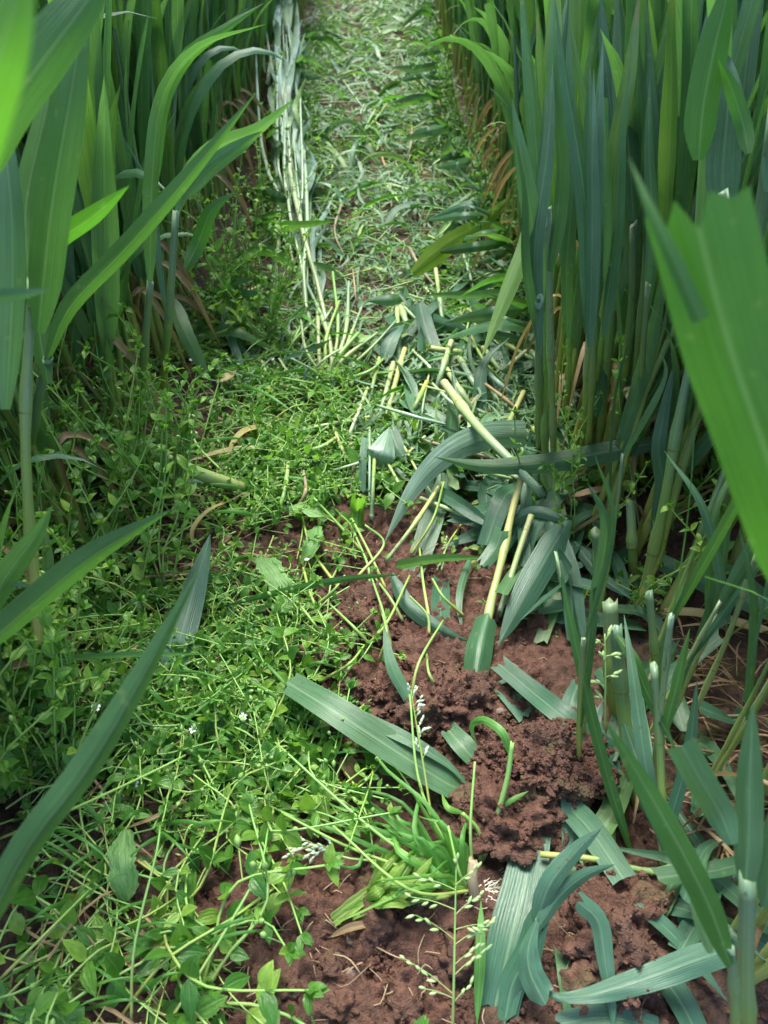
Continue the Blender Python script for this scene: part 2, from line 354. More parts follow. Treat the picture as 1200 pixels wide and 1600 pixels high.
# ------------------------------------------------------------------ ground
def soilness(x, y):
    q = proj(Vector((x, y, 0)))
    if q is None: return .5
    px, py, d = q
    px += 60 * noise.noise(Vector((x * 18, y * 18, 3))); py += 60 * noise.noise(Vector((x * 18, y * 18, 9)))
    if any(inpoly(px, py, s) for s in SOIL): return 1.0
    return .75 if -.14 < x < .17 and y < 1.0 else .25
def axis(fine0, fine1, step, lo, hi, g=1.16):
    a = list(np.arange(fine0, fine1, step)); s = step; x = a[-1]
    while x < hi: s = min(s * g, 4); x += s; a.append(x)
    s = step; x = a[0]; pre = []
    while x > lo: s = min(s * g, 4); x -= s; pre.append(x)
    return pre[::-1] + a
def build_ground():
    xs = axis(-.33, .36, .0018, -60, 60); ys = axis(.10, .92, .0018, -20, 100, 1.05)
    V = []; rn = []
    for y in ys:
        for x in xs:
            z = Hl(x, y); s = .4
            if -.8 < x < .8 and 0 < y < 2.5:
                s = soilness(x, y)
                v = Vector((x, y, z))
                if -.4 < x < .42 and y < 1.1:
                    v2 = v + noise.noise_vector(v * 60) * .006
                    a = .35 + .65 * s
                    cl = .5 + .9 * max(0, noise.noise(v * 22 + Vector((3, 3, 3))) + .35)
                    z += a * cl * (.0050 * (lump(v2, .022) - .5) + .0030 * (lump(v2, .0088) - .5) + .030 * billow(v + Vector((7, 7, 7)))) + a * .004 * noise.noise(v * 45) + a * .0016 * noise.noise(v * 260)
                else: z += .006 * noise.noise(v * 40)
            elif y >= 2.5 or abs(x) > .8: z += .004 * noise.noise(Vector((x * 9, y * 9, 0)))
            V.append((x, y, z)); rn.append(s)
    nx, ny = len(xs), len(ys)
    I = np.arange(nx * ny).reshape(ny, nx)
    F = np.stack([I[:-1, :-1], I[:-1, 1:], I[1:, 1:], I[1:, :-1]], -1).reshape(-1, 4)
    me = bpy.data.meshes.new('ground'); me.from_pydata(V, [], F.tolist())
    rn = np.array(rn, dtype=np.float32).reshape(ny, nx)
    for _ in range(3):
        rn[1:-1, 1:-1] = (rn[1:-1, 1:-1] * 2 + rn[:-2, 1:-1] + rn[2:, 1:-1] + rn[1:-1, :-2] + rn[1:-1, 2:]) / 6
    at = me.attributes.new('rnd', 'FLOAT', 'POINT'); at.data.foreach_set('value', rn.ravel())
    me.polygons.foreach_set('use_smooth', np.ones(len(F), dtype=bool)); me.materials.append(M['soil'])
    o = bpy.data.objects.new('ground', me); COL.objects.link(o); tag(o, kind='structure')
build_ground()

# ------------------------------------------------------------------ soil crumbs and clods
def icodata(sub):
    import bmesh
    bm = bmesh.new(); bmesh.ops.create_icosphere(bm, subdivisions=sub, radius=1)
    v = [q.co.copy() for q in bm.verts]; f = [tuple(a.index for a in q.verts) for q in bm.faces]; bm.free(); return v, f
def clodmesh(name, c, size, seed, sub=4, lum=1.0, mat='clod'):
    v, f = icodata(sub); sv_ = Vector((seed * 3.1, seed * 1.7, seed)); out = []
    sz = Vector(size); mean = (sz.x + sz.y + sz.z) / 3
    for q in v:
        k = 1 + .42 * noise.noise(q * 1.4 + sv_) + .34 * noise.noise(q * 3.1 + sv_)
        p = Vector((q.x * sz.x, q.y * sz.y, q.z * sz.z)) * k
        w3 = p + sv_ * .05 + noise.noise_vector(p * 80 + sv_) * .003
        if lum: p += q * lum * (.0030 * (lump(w3, .0115) - .4) + .0020 * (lump(w3, .0062) - .4) + .034 * billow(w3)) * min(1, mean / .016)
        out.append(p)
    me = bpy.data.meshes.new(name); me.from_pydata([tuple(p) for p in out], [], f)
    me.polygons.foreach_set('use_smooth', np.ones(len(f), dtype=bool)); me.materials.append(M[mat])
    o = bpy.data.objects.new(name, me); COL.objects.link(o); o.location = c
    if sub >= 5: CLODV.extend([(Vector(c) + p) for p in out if p.z > -sz.z * .5])
    return o
CLODV = []
rs = random.Random(11)
def big_clod(px, py, h, size, seed, label, sub=6):
    c = P(px, py, h); o = clodmesh('soil_clod', c, size, seed, sub)
    tag(o, label, 'soil clod')
big_clod(845, 1195, .012, (.036, .020, .016), 1, 'large crumbly red-brown clod lying over the cut leaf ends right of centre')
big_clod(790, 1265, .006, (.024, .026, .015), 2, 'mossy sloping clod just below the large crumbly clod', 5)
big_clod(690, 1100, .004, (.026, .020, .014), 3, 'rounded crumbly clod left of the stem cut at the node', 5)
big_clod(600, 1095, .002, (.024, .016, .011), 4, 'low crumbly clod at the tip end of the long flat waxy leaf', 5)
big_clod(960, 1450, .006, (.024, .028, .016), 5, 'crumbly red clod under the looping leaf at bottom right', 5)
big_clod(500, 1040, .002, (.022, .016, .010), 7, 'crumbly clod beneath the bases of two thin weed stems', 5)
big_clod(590, 965, .002, (.03, .02, .012), 8, 'crumbly clod in the middle of the bare patch', 5)
clod_v = [icodata(3)]
for k in range(46):
    while True:
        px, py = rs.uniform(280, 1060), rs.uniform(800, 1600)
        if any(inpoly(px, py, s) for s in SOIL): break
    s = rs.uniform(.004, .0085)
    o = clodmesh('soil_clod', P(px, py, s * .6), (s * rs.uniform(.9, 1.4), s, s * .8), 20 + k, 4, 1.0)
    o.rotation_euler = (0, 0, rs.uniform(0, 6)); tag(o, 'small crumbly red-brown clod lying loose on the bare soil', 'soil clod', 'small clods on the bare soil')
# loose crumbs: nobody could count them
def crumbs():
    v0, f0 = icodata(2); v1, f1 = icodata(1); var = []
    for k in range(7):
        sv_ = Vector((k * 2.3, k, 5)); var.append([Vector((q.x, q.y * .8, q.z * .7)) * (1 + .9 * noise.noise(q * 1.3 + sv_) + .5 * noise.noise(q * 3 + sv_)) for q in v0])
    V = []; F = []; n = 0
    A0 = np.array([[tuple(q) for q in vv] for vv in var]); f0 = np.array(f0)
    for i in range(26000):
        oc = rs.random() < .28
        if oc: p = rs.choice(CLODV); r = .0006 + .0019 * rs.random() ** 3
        elif rs.random() < .8:
            px, py = rs.uniform(270, 1060), rs.uniform(780, 1640)
            if not any(inpoly(px + rs.gauss(0, 15), py + rs.gauss(0, 15), s) for s in SOIL): continue
            r = .0005 + .0030 * rs.random() ** 5
        else:
            px, py = rs.uniform(0, 1200), rs.uniform(300, 1640); r = rs.uniform(.0007, .002)
        if not oc: p = P(px, py, 0)
        v = Vector((p.x, p.y, 0))
        zoff = 0 if oc else .0015 + .003 * noise.noise(v * 60)
        a = rs.uniform(0, 6.28); ca, sa = math.cos(a), math.sin(a)
        Rm = np.array([[ca, -sa, 0], [sa, ca, 0], [0, 0, 1]]) * (r * rs.uniform(.8, 1.3))
        V.append(A0[rs.randrange(7)] @ Rm.T + np.array([p.x, p.y, p.z + zoff])); F.append(f0 + n); n += len(v0)
    me = bpy.data.meshes.new('soil_crumbs'); me.from_pydata(np.concatenate(V).tolist(), [], np.concatenate(F).tolist())
    me.materials.append(M['clod'])
    o = bpy.data.objects.new('soil_crumbs', me); COL.objects.link(o); tag(o, 'loose red-brown crumbs of soil scattered over the bare earth', 'soil', kind='stuff')
crumbs()

M['stone'] = plain('small_stone', (.20, .14, .11), .9)
for k in range(14):
    while True:
        px, py = rs.uniform(280, 1060), rs.uniform(800, 1600)
        if any(inpoly(px, py, s) for s in SOIL): break
    q = rs.uniform(.0016, .0042); o = clodmesh('small_stone', P(px, py, q * .5 + .002), (q * 1.3, q, q * .7), 70 + k, 3, 0, 'stone'); tag(o, 'small pale stone bedded in the red-brown soil', 'stone', 'small stones in the soil')
mb = MB()
for k in range(260):
    while True:
        px, py = rs.uniform(280, 1060), rs.uniform(780, 1620)
        if any(inpoly(px, py, s) for s in SOIL): break
    p = P(px, py, rs.uniform(.003, .009)); a = rs.uniform(0, 6.28); L = rs.uniform(.004, .022); d = Vector((math.cos(a), math.sin(a), rs.gauss(0, .2)))
    tube(mb, [p, p + d * L * .5 + Vector((rs.gauss(0, .002), rs.gauss(0, .002), .001)), p + d * L], rs.uniform(.00015, .0005), seg=5, ns=4, rnd=rs.random())
M['debris'] = plain('root_debris', (.33, .25, .15), .8)
tag(mb.build('root_debris', M['debris'], origin=Vector((0, 0, 0))), 'fine rootlets and straw bits mixed into the bare soil', 'debris', kind='stuff')

# ------------------------------------------------------------------ standing wheat
rw = random.Random(5)
def tiller(rg, base, az0, H, lean, nleaf=4, wmul=1.0):
    """returns stem MB and list of leaf MBs (local coordinates)"""
    ld = Vector((math.cos(az0), math.sin(az0), 0)); up = Vector((0, 0, 1))
    sp = [base, base + up * H * .35 + ld * H * lean * .25, base + up * H * .7 + ld * H * lean * .6, base + up * H + ld * H * lean]
    c = catmull(sp, 10); st = MB(); r = rg.uniform(.0019, .0030)
    tube(st, sp, r * 1.15, r * .8, seg=10, ns=6, rnd=rg.random(), nodes=(.22, .5, .78), cap=False)
    leaves = []; a = az0 + rg.uniform(0, 6.28)
    for k in range(nleaf):
        f = .3 + .7 * (k / max(1, nleaf - 1)); i = min(9, int(f * 10)); p = c[i].lerp(c[i + 1], f * 10 - i)
        a += math.pi + rg.uniform(-.5, .5); od = Vector((math.cos(a), math.sin(a), 0)); sd_ = Vector((-math.sin(a), math.cos(a), 0))
        L = rg.uniform(.19, .33) * (1.05 if k else .8); a0 = R(rg.uniform(4, 14)); a1 = R(rg.choice([15, 22, 30, 35, 45, 70, 120]) * rg.uniform(.8, 1.2))
        n = 8; q = p.copy(); pts = [q.copy()]
        for j in range(n):
            t = (j + .5) / n; th = a0 + (a1 - a0) * t ** 2.2
            q = q + (up * math.cos(th) + od * math.sin(th) + ld * lean * .5) * (L / n); pts.append(q.copy())
        mb = MB(); ribbon(mb, pts, rg.uniform(.0115, .0205) * wmul * (1 if k else .75), 'cuttip' if rg.random() < .06 else 'blade', side=sd_, roll=rg.uniform(-.35, .35),
                          twist=rg.uniform(-1.5, 1.5), cup=rg.uniform(.08, .2), seg=11, nu=4, rnd=rg.random(), wave=.05, rg=rg)
        leaves.append(mb)
    return st, leaves
def template(seed):
    rg = random.Random(seed); stems = []; lv = []
    for k in range(rg.choice([2, 3, 3])):
        b = Vector((rg.gauss(0, .007), rg.gauss(0, .007), -.006))
        st, l = tiller(rg, b, rg.uniform(0, 6.28), rg.uniform(.24, .36), rg.uniform(.02, .16), rg.choice([4, 4, 5]))
        stems.append(st); lv += l
    # short dead basal leaf
    deads = []
    for e in range(2):
        a = rg.uniform(0, 6.28); d = Vector((math.cos(a), math.sin(a), 0)); dead = MB(); deads.append(dead); zz = rg.uniform(.02, .12)
        ribbon(dead, [Vector((0, 0, zz)), d * .02 + Vector((0, 0, zz + .03)), d * .05 + Vector((0, 0, zz)), d * .07 + Vector((0, 0, max(.003, zz - .07)))], .006, 'blade', side='up', twist=2, cup=.3, rnd=rg.random(), rg=rg)
    return stems, lv, deads
TPL = [template(100 + i) for i in range(16)]
for (s_, l_, d_) in TPL: pass
TME = [([s.mesh('stem', M['stem']) for s in st], [l.mesh('leaf', M['wheat']) for l in lv], [q.mesh('dead_leaf', M['yellow' if i == 9 else 'straw']) for i, q in enumerate(dd)]) for st, lv, dd in TPL]
def test_plant(k, Mx):
    """reject plants that lean over the open path or hang in front of the lens"""
    bad = 0; tot = 0; vis = 0
    for l in TPL[k][1] + TPL[k][0]:
        for q in l.v[2::9]:
            r = proj(Mx @ q); tot += 1
            if r is None: continue
            px, py, d = r
            if d < .30 and -120 < px < 1320 and -120 < py < 1720: return None
            if -60 < px < 1260 and -60 < py < 1660: vis += 1
            if 0 < py < 1600 and d < 3 and interp(XL, py) + 12 < px < interp(XR, py) - 12: bad += 1
    if bad > (0 if Mx.translation.y < .75 else .03 if Mx.translation.y < 1.2 else .10) * tot: return None
    return vis
cands = []
for side in (-1, 1):
    for row in range(7):
        y = .12
        while y < 4.4:
            x0 = (.268 + .004 * max(0, y - 1) if side < 0 else .205 - .016 * max(0, y - 1)) + row * .105
            dens = .026 if row < 2 else .034 if row < 3 else .075
            if y > 2: dens *= 1.4
            y += dens * rw.uniform(.7, 1.3)
            if side > 0 and row < 2 and .29 < y < .46: continue
            cands.append((side, row, side * (x0 + rw.gauss(0, .012)), y))
placed = []
for side, row, x, y in cands:
    for tr in range(7):
        k = rw.randrange(len(TPL)); rz = rw.uniform(0, 6.28); sc = rw.uniform(.86, 1.12)
        lean_out = R(rw.uniform(-4, 7)) * side
        xx = x + side * .004 * tr
        Mx = Matrix.Translation((xx, y, Hl(xx, y))) @ Matrix.Rotation(lean_out, 4, 'Y') @ Matrix.Rotation(R(rw.uniform(-5, 5)), 4, 'X') @ Matrix.Rotation(rz, 4, 'Z') @ Matrix.Scale(sc, 4)
        v = test_plant(k, Mx)
        if v is None: continue
        placed.append((v * (1 if row < 4 else .3) / (.2 + y), k, Mx, side, y, v)); break
placed.sort(key=lambda a: -a[0])
placed_vis = [p for p in placed if p[5] > 0]
indiv = placed_vis[:282]; rest = [p for p in placed if p not in indiv] if False else placed_vis[282:] + [p for p in placed if p[5] == 0]
GL = {(-1, 0): ('blue-green wheat plant standing in the near part of the crop left of the path', 'near wheat left of the path'),
      (-1, 1): ('blue-green wheat plant standing in the far part of the crop left of the path', 'far wheat left of the path'),
      (1, 0): ('blue-green wheat plant standing in the near part of the crop right of the path', 'near wheat right of the path'),
      (1, 1): ('blue-green wheat plant standing in the far part of the crop right of the path', 'far wheat right of the path')}
for pr, k, Mx, side, y, v in indiv:
    root = empty('wheat_plant', (0, 0, 0)); root.matrix_world = Mx
    lab, grp = GL[(side, 1 if y > 1.1 else 0)]; tag(root, lab, 'wheat plant', grp)
    st, lv, dd = TME[k]
    for nm, ms in (('stem', st), ('leaf', lv), ('dead_leaf', dd)):
        for me in ms:
            c = bpy.data.objects.new(nm, me); COL.objects.link(c); c.parent = root
mass_l = MB(); mass_s = MB()
for pr, k, Mx, side, y, v in rest:
    for l in TPL[k][1]: mass_l.ext(l, Mx, rw.random())
    for s in TPL[k][0]: mass_s.ext(s, Mx)
# one object: leaves and stems of the crop that reads as one mass
me = mass_l.mesh('wheat_crop', M['wheat']); crop = bpy.data.objects.new('wheat_crop', me); COL.objects.link(crop)
tag(crop, 'deep mass of blue-green wheat further back in the field', 'wheat crop', kind='stuff')
sm = mass_s.build('stems', M['stem'], crop)
print('wheat', len(placed), len(indiv), len(rest))

# ------------------------------------------------------------------ hero pieces
rh = random.Random(77)
def pts_of(L):
    out = []
    for q in L:
        if q[2] == 'g': out.append(P(q[0], q[1], q[3] if len(q) > 3 else 0.0))
        else: out.append(D(*q))
    return out
def hero_leaf(mb, L, wpx, prof='blade', **kw):
    pts = pts_of(L); dm = sum((p - CAM).dot(CF) for p in pts) / len(pts)
    kw.setdefault('seg', 18); kw.setdefault('nu', 6); kw.setdefault('rg', rh); kw.setdefault('rnd', rh.random() * .6)
    ribbon(mb, pts, wpx * dm / FPX, prof, **kw)
def cut_leaf(L, wpx, label, prof='cutbase', mat='glauc', jag=.004, group=None, cat='cut leaf', name='cut_leaf', **kw):
    mb = MB(); hero_leaf(mb, L, wpx, prof, jag=jag, **kw); o = mb.build(name, M[mat]); return tag(o, label, cat, group)
def cut_stem(L, wpx, label, mat='palestem', nodes=(.5,), name='cut_stalk', group=None, taper=.9):
    pts = pts_of(L); dm = sum((p - CAM).dot(CF) for p in pts) / len(pts); r = wpx * dm / FPX / 2
    mb = MB(); tube(mb, pts, r, r * taper, seg=16, ns=10, rnd=rh.random(), nodes=nodes, rag=.8); o = mb.build(name, M[mat]); node_rings(pts, r, r * taper, nodes, o, o.location); return tag(o, label, 'cut stem', group)
def node_rings(pts, r0, r1, nodes, stem, org):
    c = catmull(pts, 40)
    for t in nodes:
        i = int(t * 39); p = c[i]; d = (c[i + 1] - c[i]).normalized(); r = (r0 + (r1 - r0) * t) * 1.28; mb = MB()
        tube(mb, [p - d * r * .8 - org, p - org, p + d * r * .8 - org], r, r * .92, seg=4, ns=10); mb.build('node', M['node'], stem)
def hero_plant(label, stem, swpx, leaves, mat='wheat', smat='stem', nodes=(.3, .7), group=None, name='wheat_plant', cat='wheat plant'):
    """stem: list from the ground up; leaves: (points, width px, kwargs)"""
    sp = pts_of(stem); base = sp[0]; root = empty(name, base)
    dm = sum((p - CAM).dot(CF) for p in sp) / len(sp); r = swpx * dm / FPX / 2
    mb = MB(); tube(mb, [p - base for p in sp], r * 1.1, r * .85, seg=18, ns=10, rnd=rh.random(), nodes=nodes, rag=.7); st_ = mb.build('stem', M[smat], root); node_rings(sp, r * 1.1, r * .85, nodes, st_, base)
    for l in leaves:
        kw = dict(l[2]) if len(l) > 2 else {}
        mt = kw.pop('mat', mat); nm = kw.pop('name', 'leaf'); mb = MB(); hero_leaf(mb, l[0], l[1], kw.pop('prof', 'blade'), **kw)
        mb.v = [q - base for q in mb.v]; mb.build(nm, M[mt], root)
    return tag(root, label, cat, group)
g = 'g'
# --- blurred foreground blades
hero_plant('wheat plant whose wide torn bright green blade hangs close in front at the right edge', [(1330, 1500, .30), (1370, 1100, .235), (1330, 900, .20)], 26,
           [([(1300, 1010, .195), (1215, 760, .18), (1140, 540, .172), (1085, 330, .165)], 150, dict(prof='cuttip', mat='fresh', jag=.004, roll=-.25, cup=.1, wave=.02)),
            ([(1095, 500, .169), (1050, 400, .168), (1015, 325, .168), (982, 245, .17)], 26, dict(mat='fresh', prof='cutbase', name='torn_strip'))])
hero_plant('wheat plant with a yellow-green blurred blade crossing the top left corner', [(-260, 900, .25), (-200, 600, .17), (-90, 420, .13)], 20,
           [([(-110, 420, .13), (-40, 190, .115), (15, 30, .11), (50, -130, .11)], 105, dict(mat='fresh', rnd=.85, roll=.2))])
hero_plant('wheat plant with broad bright blade arching from the left edge up to the top', [(-170, 700, .36), (-140, 450, .30), (-60, 330, .27)], 20,
           [([(-70, 330, .27), (0, 190, .26), (70, 90, .26), (130, 10, .265), (200, -90, .28)], 80, dict(mat='mid', rnd=.1, roll=.3)),
            ([(60, 520, .36), (80, 330, .33), (110, 150, .31), (140, -30, .30)], 58, dict(mat='mid', rnd=.3, roll=-.3)),
            ([(10, 640, .36), (20, 420, .34), (10, 250, .33), (-20, 60, .33)], 46, dict(roll=.4))])
hero_plant('wheat plant with a short pointed bright leaf aimed right at upper left', [(60, 1000, .42), (40, 700, .38), (50, 440, .36)], 16,
           [([(52, 410, .36), (100, 370, .36), (150, 335, .355), (202, 290, .35)], 34, dict(mat='fresh', roll=.5)),
            ([(50, 480, .36), (40, 330, .36), (70, 180, .36), (95, 60, .36)], 36, dict(mat='fresh')),
            ([(-40, 470, .24), (0, 464, .235), (45, 458, .23), (78, 452, .23)], 22, dict(roll=.3, mat='glauc'))])
hero_plant('wheat plant with one long straight blade slanting up and right over the left crop', [(40, 760, g), (55, 650, .52), (75, 560, .46)], 14,
           [([(75, 560, .46), (110, 480, .45), (200, 385, .44), (300, 270, .43), (400, 145, .42)], 31, dict(mat='mid', rnd=.5, roll=.35, cup=.22)),
            ([(75, 600, .46), (60, 480, .46), (90, 330, .45), (120, 200, .45)], 34, dict(mat='fresh', roll=-.3))])
hero_plant('wheat plant with twin blades arching right toward the silvery stems', [(215, 690, g), (225, 560, .66), (235, 440, .60)], 11,
           [([(235, 440, .60), (238, 280, .56), (255, 150, .54), (310, 75, .53), (415, 38, .52)], 27, dict(roll=.3, twist=.8, rnd=.2)),
            ([(240, 300, .57), (252, 170, .55), (290, 90, .54), (350, 45, .53), (412, 5, .53)], 22, dict(roll=-.2, rnd=.7, mat='fresh'))])
hero_plant('wheat plant with a dark bluish blade bending right at upper left', [(250, 640, g), (262, 520, .68), (275, 330, .62)], 11,
           [([(278, 330, .62), (300, 270, .62), (340, 230, .61), (400, 205, .6), (460, 155, .59)], 30, dict(roll=.6, rnd=.25)),
            ([(285, 310, .62), (330, 260, .61), (380, 225, .6), (410, 205, .59)], 26, dict(rnd=.4)),
            ([(262, 500, .66), (250, 420, .65), (235, 300, .64), (185, 202, .62)], 9, dict(mat='glauc')),
            ([(290, 420, .64), (310, 380, .64), (330, 330, .63), (365, 300, .63)], 24, dict(mat='fresh'))])
hero_plant('wheat plant with a soft-focus pointed blade reaching right at mid left', [(-120, 1400, .50), (-90, 1150, .40), (-40, 1030, .33)], 16,
           [([(-45, 1030, .33), (40, 955, .325), (130, 880, .32), (200, 835, .32), (268, 796, .32)], 48, dict(mat='mid', roll=.5, rnd=.2, cup=.2)),
            ([(-60, 1010, .36), (10, 900, .36), (60, 830, .36), (82, 790, .36)], 40, dict(mat='fresh', rnd=.2))])
hero_plant('wheat plant with a long diagonal blade sweeping up across the lower left', [(-120, 1720, .34), (-90, 1560, .30), (-40, 1470, .27)], 16,
           [([(-40, 1490, .26), (40, 1330, .26), (130, 1210, .265), (210, 1080, .27), (312, 890, .275)], 52, dict(mat='mid', roll=.45, rnd=.15, cup=.2))])
hero_plant('wheat plant with a thin level blade crossing the left edge of the weeds', [(-40, 1180, g), (-20, 1100, .56), (20, 1040, .53)], 10,
           [([(20, 1038, .53), (110, 1030, .52), (220, 1024, .51), (330, 1022, .50)], 18, dict(roll=1.0, rnd=.1)),
            ([(20, 1040, .53), (60, 980, .52), (75, 880, .51), (60, 790, .51)], 22, dict()),
            ([(75, 1140, .56), (80, 1040, .54), (90, 960, .53), (102, 900, .52)], 16, dict(mat='fresh'))])
# --- left verge pieces
cut_leaf([(328, 838, g, .05), (300, 930, g, .035), (278, 1010, g, .02), (268, 1060, g, .01), (276, 1146, g, .002)], 46, 'single waxy blue-green leaf standing torn-end up among the chickweed left of centre', side='cam', roll=.2, prof='spindle', rnd=.35)
hero_plant('flattened green wheat clump pressed down across the dark hollow left of centre', [(385, 765, g, .014), (300, 735, g, .04), (210, 690, g, .055), (110, 655, g, .07)], 19,
           [([(300, 738, g, .02), (230, 700, g, .04), (160, 672, g, .05), (100, 655, g, .06)], 20, dict(roll=.3, mat='fresh')),
            ([(330, 752, g, .015), (260, 760, g, .02), (170, 790, g, .02), (90, 860, g, .03)], 13, dict(mat='glauc')),
            ([(320, 750, g, .015), (230, 758, g, .02), (150, 820, g, .02)], 12, dict(mat='wheat')),
            ([(290, 735, g, .02), (240, 700, g, .03), (180, 690, g, .02)], 12, dict(mat='glauc'))], smat='thread', nodes=(.5,))
cut_leaf([(352, 786, g, .022), (325, 800, g, .028), (303, 825, g, .026), (302, 848, g, .018), (314, 858, g, .010)], 18, 'yellow dried leaf curling like a hook beside the dark hollow', mat='yellow', cat='dead leaf', name='dead_leaf', side='up', roll=.5)
cut_leaf([(415, 697, g, .022), (350, 705, g, .025), (310, 716, g, .02), (270, 725, g, .01)], 12, 'thin yellow withered leaf lying across the dark hollow', mat='yellow', cat='dead leaf', name='dead_leaf', side='up')
cut_leaf([(415, 665, g, .022), (380, 675, g, .03), (360, 700, g, .024), (363, 722, g, .012)], 14, 'yellow-green withered leaf bent above the dark hollow', mat='yellow', cat='dead leaf', name='dead_leaf', side='up', rnd=.1)
cut_leaf([(340, 598, g, .03), (355, 590, g, .03), (368, 580, g, .03)], 18, 'small yellow curled leaf scrap hanging under the left crop', prof='spindle', mat='yellow', cat='dead leaf', name='dead_leaf', side='up')
cut_leaf([(362, 835, g, .006), (350, 845, g, .008), (342, 858, g, .003)], 14, 'brown withered scrap beside the hooked yellow leaf', prof='spindle', mat='straw', cat='dead leaf', name='dead_leaf', side='up')
cut_leaf([(270, 465, g, .09), (290, 520, g, .07), (315, 570, g, .04), (330, 600, g, .02)], 24, 'striped green leaf slanting down from the left crop edge', prof='blade', side='cam', mat='wheat')
cut_leaf([(345, 470, g, .06), (365, 540, g, .03), (390, 600, g, .01)], 14, 'narrow pale leaf slanting down below the lime green weed', prof='blade', side='cam')
# --- centre
cut_leaf([(824, 678, g, .05), (760, 682, g, .065), (700, 708, g, .06), (648, 762, g, .04), (600, 848, g, .006)], 44, 'broad pale green leaf arching to a point on the bare soil, right end cut square', prof='cutbase', side='cam', roll=-.1, cup=.12, rnd=.5, mat='silverleaf')
cut_leaf([(702, 742, g, .03), (680, 800, g, .015), (660, 860, g, .006), (642, 905, g, .002)], 34, 'grey-blue flat leaf lying under the broad arching leaf', prof='cut', rnd=.6, side='up')
cut_leaf([(1045, 688, g, .11), (950, 705, g, .10), (860, 722, g, .085), (760, 728, g, .08), (680, 714, g, .07)], 32, 'dark green leaf stretched level from the right crop over the arching leaf', prof='blade', side='cam', roll=.15, mat='mid', rnd=.1)
cut_stem([(694, 598, g, .06), (745, 665, g, .08), (800, 722, g, .08), (850, 775, g, .06)], 15, 'thick pale cut stem slanting across the base of the arching leaf', mat='palestem', nodes=(.3,))
cut_stem([(818, 735, g, .07), (800, 800, g, .05), (785, 870, g, .035), (763, 962, g, .02), (748, 1095, g, .004)], 12, 'long upright pale stem with a node leading down to the rolled leaf sheath', mat='palestem', nodes=(.32, .62))
cut_stem([(830, 805, g, .05), (805, 880, g, .03), (780, 960, g, .015)], 10, 'thinner pale stem beside the long upright stem', nodes=())
cut_leaf([(762, 962, g, .03), (750, 1010, g, .025), (742, 1062, g, .015)], 40, 'short rolled green leaf sheath around the foot of the long pale stem', prof='cut', side='cam', mat='wheat', cup=.5, rnd=.7)
cut_leaf([(888, 815, g, .055), (855, 870, g, .045), (815, 940, g, .03), (778, 1010, g, .01)], 46, 'large waxy striped leaf slanting down beside the long pale stem', prof='blade', side='cam', roll=-.2, rnd=.4)
cut_leaf([(885, 812, g, .055), (830, 800, g, .05), (780, 830, g, .03)], 18, 'narrow green leaf lying behind the top of the large waxy striped leaf', prof='blade')
cut_leaf([(622, 885, g, .02), (690, 874, g, .03), (756, 872, g, .035), (762, 874, g, .035)], 24, 'dark green leaf folded level above the bare soil', prof='cutbase', side='cam', roll=.9, mat='wheat')
cut_leaf([(756, 880, g, .035), (775, 855, g, .04), (785, 825, g, .05)], 24, 'short bent end of leaf rising from the folded leaf', prof='cut', side='cam', mat='wheat')
cut_leaf([(612, 900, g, .03), (640, 950, g, .02), (690, 985, g, .014), (735, 1003, g, .01)], 24, 'grey-green leaf curving round the right rim of the bare soil', prof='blade', side='cam', roll=.3)
cut_leaf([(690, 905, g, .006), (688, 945, g, .006), (690, 990, g, .003)], 28, 'square-cut leaf piece lying flat below the folded leaf', prof='cut', side='up')
cut_leaf([(735, 870, g, .02), (718, 930, g, .02), (722, 990, g, .005)], 12, 'thin dark leaf hanging from the folded leaf', prof='blade', side='cam', mat='wheat')
cut_leaf([(840, 925, g, .01), (855, 955, g, .008), (868, 985, g, .004)], 30, 'toothed torn leaf fragment between the waxy leaf and the stubble', prof='cut', side='up', jag=.008)
cut_leaf([(452, 1068, g, .034), (520, 1110, g, .038), (620, 1175, g, .030), (700, 1225, g, .018), (735, 1240, g, .008)], 52, 'long flat waxy blue-green leaf lying on the soil, square cut at its left end', prof='cut', side='up', roll=-.1, rnd=.45, cup=.08)
cut_leaf([(560, 1120, g, .028), (640, 1158, g, .030), (700, 1195, g, .022), (735, 1232, g, .012)], 24, 'narrow waxy leaf strip lying beside the long flat leaf', prof='cutbase', side='up', rnd=.4)
cut_leaf([(600, 978, g, .05), (612, 1040, g, .04), (640, 1095, g, .025), (655, 1150, g, .012)], 20, 'pointed dark green leaf arching down beside the grass seed head', prof='spindle', side='cam', mat='wheat')
cut_leaf([(700, 1140, g, .012), (722, 1165, g, .014), (748, 1195, g, .01)], 34, 'crumpled leaf end poking out under the large clod', prof='cut', side='up')
cut_leaf([(782, 1040, g, .02), (830, 1080, g, .022), (880, 1120, g, .03), (950, 1172, g, .028)], 34, 'bluish soil-flecked leaf passing over the large clod', prof='cut', side='up', roll=.2, rnd=.5)
cut_leaf([(770, 1048, g, .004), (800, 1085, g, .006), (825, 1120, g, .004)], 44, 'flat wide leaf piece beneath the bluish soil-flecked leaf', prof='cut', side='up')
cut_leaf([(905, 1068, g, .016), (893, 1095, g, .014), (888, 1120, g, .01)], 26, 'short leaf stub standing behind the soil-flecked leaf', prof='cut', side='cam')
cut_leaf([(935, 1100, g, .02), (928, 1130, g, .016), (945, 1175, g, .01), (965, 1205, g, .006)], 24, 'green leaf tucked against the right side of the large clod', prof='cut', side='cam')
cut_leaf([(588, 726, g, .03), (597, 706, g, .045), (608, 668, g, .045)], 44, 'small folded grey-blue leaf scrap at the top of the bare soil', mat='silverleaf', prof='cutbase', side='cam', rnd=.6, jag=.003)
